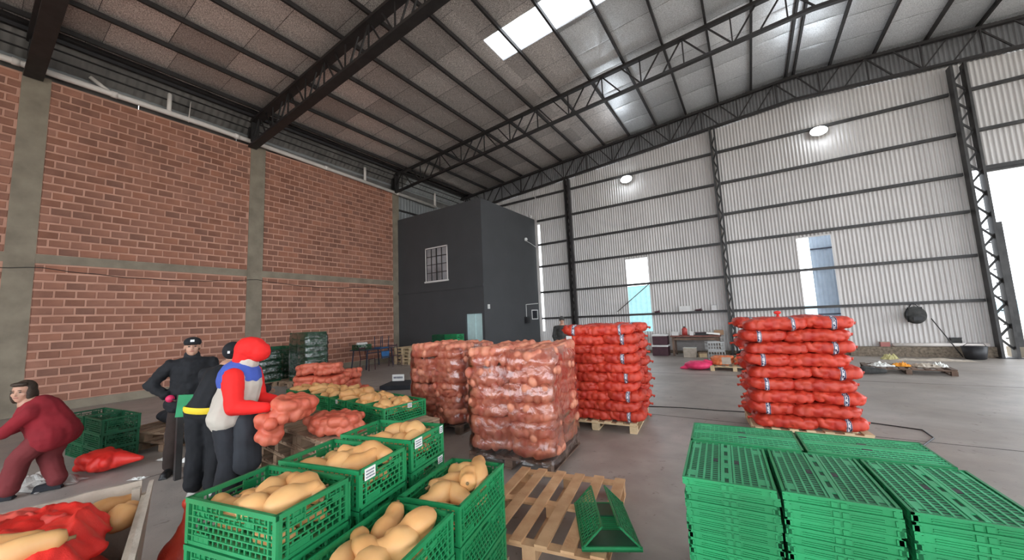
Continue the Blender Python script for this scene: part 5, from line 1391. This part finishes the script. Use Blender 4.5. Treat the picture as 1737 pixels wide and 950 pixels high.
def hand(mb, wr, d, palm_n, side, curl=0.6, s=1.0):
    """hand from the wrist along d; fingers curl toward -palm_n... ; side=+1 thumb on the +cross side"""
    wr = Vector(wr); d = Vector(d).normalized(); n = Vector(palm_n); n = (n - d * n.dot(d)).normalized(); x = d.cross(n) * side
    pc = wr + d * 0.045 * s
    T = Matrix(((x.x, d.x, n.x), (x.y, d.y, n.y), (x.z, d.z, n.z))).to_4x4()
    mb.ball(pc, (0.038 * s, 0.052 * s, 0.017 * s), 12, 8, T)
    for k, (ox, l) in enumerate(((-0.027, 0.058), (-0.009, 0.072), (0.009, 0.078), (0.027, 0.070))):
        a = wr + d * 0.085 * s + x * ox * s; c1 = curl * 0.6; c2 = curl * 1.5
        b = a + (d * math.cos(c1) + n * math.sin(c1)) * l * 0.5 * s; c = b + (d * math.cos(c2) + n * math.sin(c2)) * l * 0.5 * s
        cap(mb, a, b, 0.0095 * s, 0.009 * s, 8); cap(mb, b, c, 0.009 * s, 0.008 * s, 8)
    a = wr + d * 0.03 * s + x * 0.03 * s; b = a + (d * 0.6 + x * 0.7 + n * 0.3).normalized() * 0.036 * s; c = b + (d * 0.9 + x * 0.1 + n * 0.5).normalized() * 0.028 * s
    cap(mb, a, b, 0.0125 * s, 0.011 * s, 8); cap(mb, b, c, 0.011 * s, 0.009 * s, 8)

def person(label, loc, rz, J, stout=1.0, head_yaw=0, head_pitch=0, mats=None, face=True):
    """J: joints in local space, +y forward, +x the person's right hand side"""
    t = thing('person', label, 'person', loc, rz)
    V = {k: Vector(v) for k, v in J.items()}
    Th = Matrix.Rotation(head_yaw, 4, 'Z') @ Matrix.Rotation(head_pitch, 4, 'X')
    S = stout
    B = MB(); head(B, V['head'], Th)
    cap(B, V['neck'], V['head'] + Vector((0, 0, -0.06)), 0.055, 0.05)
    cap(B, V['neck'], V['chest'], 0.09 * S, 0.12 * S); cap(B, V['chest'], V['pel'], 0.13 * S, 0.14 * S)
    for s in 'RL':
        cap(B, V['sh' + s], V['el' + s], 0.046 * S, 0.036 * S); cap(B, V['el' + s], V['wr' + s], 0.036 * S, 0.026 * S)
        cap(B, V['chest'], V['sh' + s], 0.08 * S, 0.05 * S)
        cap(B, V['hip' + s], V['kn' + s], 0.078 * S, 0.052 * S); cap(B, V['kn' + s], V['an' + s], 0.052 * S, 0.036 * S)
        cap(B, V['pel'], V['hip' + s], 0.11 * S, 0.09 * S); cap(B, V['an' + s] + Vector((0, 0, -0.04)), V['an' + s] + (V['to' + s] - V['an' + s]) * 0.8, 0.036, 0.028)
        hd = V.get('hd' + s, V['wr' + s] - V['el' + s]); pn = V.get('pn' + s, Vector((0, 0, -1)))
        hand(B, V['wr' + s], hd, pn, 1 if s == 'R' else -1, 0.7)
    body = obj('body', fuse(B, 'body', M_SKIN, 0.0085, 1), t)
    if face: face_parts(t, V['head'], Th)
    return t, V, Th
def limb(V, s, which, r0, r1, r2, grow=0.0):
    m = MB()
    if which == 'arm': cap(m, V['sh' + s], V['el' + s], r0, r1); cap(m, V['el' + s], V['el' + s] + (V['wr' + s] - V['el' + s]) * 0.93, r1, r2)
    else: cap(m, V['hip' + s], V['kn' + s], r0, r1); cap(m, V['kn' + s], V['an' + s], r1, r2)
    return m
def wrinkle(me, amp, sc, seed):
    for v in me.vertices:
        n = noise.noise(v.co * sc + Vector((seed, 0, 0))) + 0.5 * noise.noise(v.co * sc * 2.3 + Vector((0, seed, 0)))
        v.co += v.normal * (n * amp)
def trousers(t, V, S, m_, r=(0.105, 0.082, 0.07)):
    m = MB(); cap(m, V['pel'] + Vector((0, 0, .05)), V['pel'], 0.15 * S, 0.16 * S)
    for s in 'RL':
        cap(m, V['pel'], V['hip' + s], 0.14 * S, 0.12 * S); cap(m, V['hip' + s], V['kn' + s], r[0] * S, r[1] * S); cap(m, V['kn' + s], V['an' + s] + Vector((0, 0, 0.03)), r[1] * S, r[2] * S)
    me = fuse(m, 'trousers', m_, 0.014, 2); wrinkle(me, 0.010, 9, 1); return obj('trousers', me, t)
def shoes(t, V, m_):
    for s in 'RL':
        m = MB(); a = V['an' + s]; to = V['to' + s]; a0 = Vector((a.x, a.y, 0.045)); b0 = Vector((to.x, to.y, 0.036))
        cap(m, a0, b0, 0.048, 0.040); cap(m, a0, a + Vector((0, 0, 0)), 0.045, 0.045); d = (b0 - a0).normalized(); m.bar(a0 - d * 0.05 - Vector((0, 0, .035)), b0 + d * 0.04 - Vector((0, 0, .026)), 0.085, 0.02)
        obj('shoe', fuse(m, 'shoe', m_, 0.009, 1), t)
def torso_mesh(V, S, rch, rwa, low, name, m_, sl=False, seed=1):
    m = MB(); cap(m, V['chest'] + Vector((0, 0, 0.02)), V['pel'] + Vector(low), rch * S, rwa * S)
    for s in 'RL': cap(m, V['chest'] + Vector((0, 0, 0.08)), V['sh' + s], rch * 0.72 * S, 0.075 * S); cap(m, V['chest'], V['pel'] + (V['hip' + s] - V['pel']) * 0.9 + Vector(low), rch * 0.8 * S, rwa * 0.82 * S)
    if sl:
        for s in 'RL': m.v, m.f, _ = (lambda q: (m.v, m.f, 0))(0); mm = limb(V, s, 'arm', 0.072 * S, 0.062 * S, 0.05 * S); m.add(mm.v, mm.f)
    me = fuse(m, name, m_, 0.013, 2); wrinkle(me, 0.009, 8, seed); return me

# man in the red hood, seen from his right side, holding two net sacks
J = dict(head=(0.0, 0.13, 1.48), neck=(0, 0.07, 1.34), chest=(0, 0.04, 1.14), pel=(0, -0.04, 0.86), shR=(0.19, 0.08, 1.26), elR=(0.25, 0.14, 0.98), wrR=(0.17, 0.42, 0.95),
         shL=(-0.18, 0.04, 1.25), elL=(-0.20, 0.10, 0.98), wrL=(-0.12, 0.40, 0.93), hipR=(0.095, -0.04, 0.82), knR=(0.10, 0.03, 0.45), anR=(0.10, -0.04, 0.08), toR=(0.11, 0.11, 0.04),
         hipL=(-0.095, -0.04, 0.82), knL=(-0.12, 0.06, 0.45), anL=(-0.13, 0.0, 0.08), toL=(-0.14, 0.16, 0.04), pnR=(-1, 0, -0.3), pnL=(1, 0, -0.3))
t, V, Th = person('man in bright red hood and blue, cream and red jacket holding net sacks', (-4.52, 1.66, 0), math.atan2(-0.80, 0.60), J, 1.0, 0.0, -0.45)
me = torso_mesh(V, 1.0, 0.188, 0.195, (0, 0, 0.04), 'jacket', M_CLOTHC, seed=3); obj('jacket', me, t)
m = MB()
cap(m, V['neck'] + Vector((0, -.05, -0.05)), V['chest'] + Vector((0, -0.015, 0.09)), 0.12, 0.197)
for s in 'RL': cap(m, V['neck'] + Vector((0, -.02, -0.09)), V['sh' + s] + Vector((0, -.02, -0.01)), 0.11, 0.09)
me = fuse(m, 'blue_yoke', M_CLOTHB, 0.013, 2); wrinkle(me, 0.005, 8, 2); o = obj('blue_yoke', me, t); o['label'] = 'blue shoulder panel of the jacket'
for s in 'RL':
    me = fuse(limb(V, s, 'arm', 0.095, 0.080, 0.052), 'sleeve', M_CLOTHRED, 0.012, 2); wrinkle(me, 0.008, 10, 4); o = obj('sleeve', me, t); o['label'] = 'bright red sleeve'
m = MB(); cap(m, V['neck'] + Vector((0, -0.03, -0.02)), V['neck'] + Vector((0, 0.03, 0.045)), 0.115, 0.10); me = fuse(m, 'collar', M_CLOTHC, 0.012, 1); wrinkle(me, 0.006, 14, 5); obj('collar', me, t)
m = MB(); hc = V['head']; m.ball(hc + Vector((0, -0.005, 0.045)), (0.125, 0.15, 0.125), 18, 12); m.ball(hc + Vector((0, 0.085, 0.01)), (0.10, 0.10, 0.105), 16, 10); cap(m, hc + Vector((0, -0.03, 0.02)), V['neck'] + Vector((0, -0.02, 0.05)), 0.12, 0.10)
me = fuse(m, 'hood', M_CLOTHRED, 0.012, 2); wrinkle(me, 0.008, 12, 6); o = obj('hood', me, t); o['label'] = 'bright red hood'
trousers(t, V, 0.98, M_CLOTHN, (0.12, 0.105, 0.09)); shoes(t, V, M_SHOE)
# apron of dark cloth in front of his thigh
m = MB(); cap(m, (0.04, 0.12, 0.80), (0.06, 0.16, 0.42), 0.12, 0.13); me = fuse(m, 'apron', mat('slate_cloth', (0.030, 0.034, 0.042), 0.85, var=0.2), 0.014, 2); wrinkle(me, 0.008, 7, 3); obj('apron', me, t)
import mathutils
def wl_(t, p): a = t.rotation_euler.z; x, y = rot2(p[0], p[1], a); return (t.location.x + x, t.location.y + y, t.location.z + p[2])
for (p, sd, dims, a, lb) in (((0.16, 0.42, 0.60), 91, (0.20, 0.22, 0.30), 0.3, 'orange net sack held low in front by the red-hooded man'), ((0.02, 0.56, 0.80), 92, (0.30, 0.44, 0.22), 0.5, 'orange net sack held higher by the red-hooded man')):
    w_ = wl_(t, p); lone_sack('held_sack', sd, dims[0], dims[1], dims[2], 12, w_, a, M_PINKNET, lb, 0.06, 0.012, 0.15)

# man in black seen from behind, leaning to the right
J = dict(head=(0.14, 0.16, 1.45), neck=(0.12, 0.11, 1.31), chest=(0.09, 0.06, 1.14), pel=(0, 0, 0.88), shR=(0.28, 0.08, 1.22), elR=(0.36, 0.26, 1.02), wrR=(0.34, 0.50, 0.98), shL=(-0.10, 0.10, 1.24), elL=(-0.17, 0.22, 1.00), wrL=(-0.02, 0.46, 0.98),
         hipR=(0.095, 0, 0.84), knR=(0.11, 0.03, 0.46), anR=(0.10, -0.03, 0.08), toR=(0.13, 0.12, 0.04), hipL=(-0.095, 0, 0.84), knL=(-0.10, 0.02, 0.46), anL=(-0.10, -0.02, 0.08), toL=(-0.13, 0.13, 0.04))
t, V, Th = person('man in black seen from behind with a yellow waist strip', (-5.08, 1.60, 0), math.atan2(0.60, 0.80), J, 0.98, -0.5, -0.3)
me = torso_mesh(V, 1.0, 0.185, 0.17, (0, 0, 0.03), 'jacket', M_CLOTHK, True, 7); obj('jacket', me, t)
trousers(t, V, 1.02, M_CLOTHK, (0.125, 0.10, 0.088)); shoes(t, V, M_SHOE)
m = MB(); vs = []
for i in range(30):
    a = 2 * PI * i / 30
    for z, rr in ((0.865, 0.192), (0.885, 0.202), (0.915, 0.204), (0.93, 0.195)): m.v.append((V['pel'].x + rr * 1.06 * math.cos(a), V['pel'].y + rr * 0.92 * math.sin(a), z + 0.012 * math.sin(a * 2)))
for i in range(30):
    for k in range(3): m.f.append((4 * i + k, 4 * ((i + 1) % 30) + k, 4 * ((i + 1) % 30) + k + 1, 4 * i + k + 1))
m.smooth = True; o = m.build('yellow_hem', M_YEL, t); o['label'] = 'yellow shirt hem at the waist'
m = MB(); m.ball(V['head'] + Vector((0, -0.005, 0.04)), (0.095, 0.115, 0.105), 16, 12); o = obj('beanie', fuse(m, 'beanie', M_CLOTHK, 0.01, 1), t)
MB().box(-0.012, 0.012, -0.003, 0.003, -0.014, 0.014).build('cap_mark', M_WHITE, t).location = V['head'] + Vector((0.03, -0.118, 0.03))

# man in the cap facing the camera, arm on hip
J = dict(head=(0, 0.02, 1.53), neck=(0, -0.02, 1.38), chest=(0, -0.01, 1.20), pel=(0, 0, 0.90), shR=(0.20, 0, 1.31), elR=(0.38, -0.06, 1.10), wrR=(0.22, 0.10, 0.96), shL=(-0.20, 0, 1.31), elL=(-0.27, 0.05, 1.03), wrL=(-0.20, 0.22, 0.90),
         hipR=(0.10, 0, 0.86), knR=(0.14, 0.03, 0.48), anR=(0.16, 0, 0.08), toR=(0.20, 0.14, 0.04), hipL=(-0.10, 0, 0.86), knL=(-0.12, 0.03, 0.48), anL=(-0.13, 0, 0.08), toL=(-0.16, 0.14, 0.04), pnR=(-1, 0, 0), hdR=(-0.6, 0.3, -0.6))
t, V, Th = person('man in black cap and puffy black jacket facing the camera', (-6.12, 1.74, 0), math.atan2(-0.95, -0.30), J, 1.03, 0, 0)
me = torso_mesh(V, 1.08, 0.19, 0.18, (0, 0, 0.0), 'jacket', M_CLOTHK, True, 9); wrinkle(me, 0.012, 16, 3); obj('jacket', me, t)
m = MB(); cap(m, V['neck'] + Vector((0, 0, -0.02)), V['neck'] + Vector((0, 0.01, 0.04)), 0.10, 0.085); obj('collar', fuse(m, 'collar', M_CLOTHK, 0.011, 1), t)
trousers(t, V, 1.0, mat('dark_brown_cloth', (0.03, 0.018, 0.014), 0.9, var=0.2), (0.1, 0.08, 0.07)); shoes(t, V, M_BLACK)
m = MB(); m.ball(V['head'] + Vector((0, -0.01, 0.065)), (0.092, 0.11, 0.068), 16, 10); m.ball(V['head'] + Vector((0, 0.10, 0.048)), (0.075, 0.075, 0.012), 14, 8)
cp = obj('cap', fuse(m, 'cap', M_CLOTHK, 0.009, 1), t); MB().box(-0.02, 0.02, -0.002, 0.002, -0.014, 0.014).build('cap_emblem', M_WHITE, cp).location = V['head'] + Vector((0, 0.103, 0.085))
m = MB(); m.ball(V['head'] + Vector((0, -0.03, 0.0)), (0.082, 0.09, 0.07), 14, 10); obj('hair', fuse(m, 'hair', M_HAIR, 0.011, 1), t)
o = MB().box(-0.07, 0.07, -0.008, 0.008, -0.13, 0.13).build('green_sheet', M_GREENL); o.location = (-5.80, 1.60, 0.85); o.rotation_euler = (0.1, 0.1, 1.2); tag(o, 'small green plastic piece hanging from the pole by the men', 'plastic')
o = MB().bar((-5.86, 1.58, 0), (-5.86, 1.58, 0.98), 0.06).build('thin_post', M_STEELW); tag(o, 'thin dark wooden post standing by the man in the cap', 'post')
o = MB().ball((-6.02, 1.52, 0.93), 0.045, 10, 8).build('pink_ball', M_MAG); MB().bar((-6.02, 1.52, 0.93), (-5.86, 1.58, 0.9), 0.012).build('string', M_BLACK, o); tag(o, 'small bright pink ball hanging by the man in the cap', 'ball')

# woman in maroon bending to the left
J = dict(head=(-0.04, 0.30, 1.13), neck=(-0.02, 0.25, 0.99), chest=(0.0, 0.17, 0.86), pel=(0, 0.05, 0.67), shR=(0.19, 0.22, 0.93), elR=(0.22, 0.34, 0.74), wrR=(0.10, 0.52, 0.66), shL=(-0.19, 0.17, 0.90), elL=(-0.24, 0.32, 0.73), wrL=(-0.13, 0.46, 0.68),
         hipR=(0.10, 0.03, 0.64), knR=(0.06, 0.10, 0.36), anR=(-0.02, -0.02, 0.08), toR=(-0.03, 0.12, 0.04), hipL=(-0.11, 0.06, 0.64), knL=(-0.13, 0.24, 0.40), anL=(-0.14, 0.29, 0.08), toL=(-0.14, 0.44, 0.04))
t, V, Th = person('woman in maroon sweater and trousers bending over by the brick wall', (-6.92, 0.78, 0), math.atan2(0.50, -0.86), J, 1.0, 1.45, -0.05)
me = torso_mesh(V, 1.0, 0.19, 0.20, (0, -0.02, -0.03), 'sweater', M_CLOTHR, True, 11); obj('sweater', me, t)
trousers(t, V, 1.0, M_CLOTHR2, (0.125, 0.10, 0.085)); shoes(t, V, M_CLOTHN)
m = MB(); hc = V['head']
for (p, r) in (((0, -0.03, 0.035), (0.09, 0.10, 0.098)), ((0.065, -0.01, -0.03), (0.03, 0.06, 0.10)), ((-0.065, -0.01, -0.03), (0.03, 0.06, 0.10)), ((0, -0.08, -0.05), (0.08, 0.06, 0.12)), ((0, 0.055, 0.095), (0.07, 0.045, 0.025))): m.ball(hc + (Th @ Vector(p)), r, 14, 10, Th.to_3x3().to_4x4())
obj('hair', fuse(m, 'hair', M_HAIR, 0.011, 1), t)

# far man by the middle stack
J = dict(head=(0, 0.03, 1.58), neck=(0, 0, 1.42), chest=(0, 0, 1.22), pel=(0, 0, 0.90), shR=(0.21, 0, 1.34), elR=(0.29, -0.03, 1.07), wrR=(0.22, 0.12, 0.90), shL=(-0.21, 0, 1.34), elL=(-0.29, -0.03, 1.07), wrL=(-0.22, 0.12, 0.90),
         hipR=(0.10, 0, 0.86), knR=(0.12, 0.03, 0.48), anR=(0.13, 0, 0.08), toR=(0.16, 0.14, 0.04), hipL=(-0.10, 0, 0.86), knL=(-0.12, 0.03, 0.48), anL=(-0.13, 0, 0.08), toL=(-0.17, 0.14, 0.04))
t, V, Th = person('distant man in dark work clothes and beanie behind the sack stacks', (-5.25, 11.0, 0), math.atan2(-0.43, -0.9), J, 1.0)
me = torso_mesh(V, 1.05, 0.19, 0.18, (0, 0, 0.0), 'jacket', M_CLOTHG, True, 13); obj('jacket', me, t)
trousers(t, V, 1.02, M_CLOTHG, (0.115, 0.095, 0.085)); shoes(t, V, M_BLACK)
m = MB(); m.ball(V['head'] + Vector((0, -0.01, 0.045)), (0.09, 0.108, 0.10), 14, 10); obj('beanie', fuse(m, 'beanie', M_CLOTHG, 0.012, 1), t)
for k in range(2):
    lone_sack('net_sack', 95 + k, 0.4, 0.4, 0.22, 14, (-9.9 + 0.28 * k + 3.2, 9.3, 0.0), 0.3, M_WRAPNET, ('dusty net sack on the floor left of the distant man', 'dusty net sack on the floor near the distant man')[k], 0.05, 0.02) if False else None
print('objects', len(bpy.data.objects), 'tris', sum(len(m.polygons) for m in bpy.data.meshes))

bpy.data.scenes.remove(TMP)
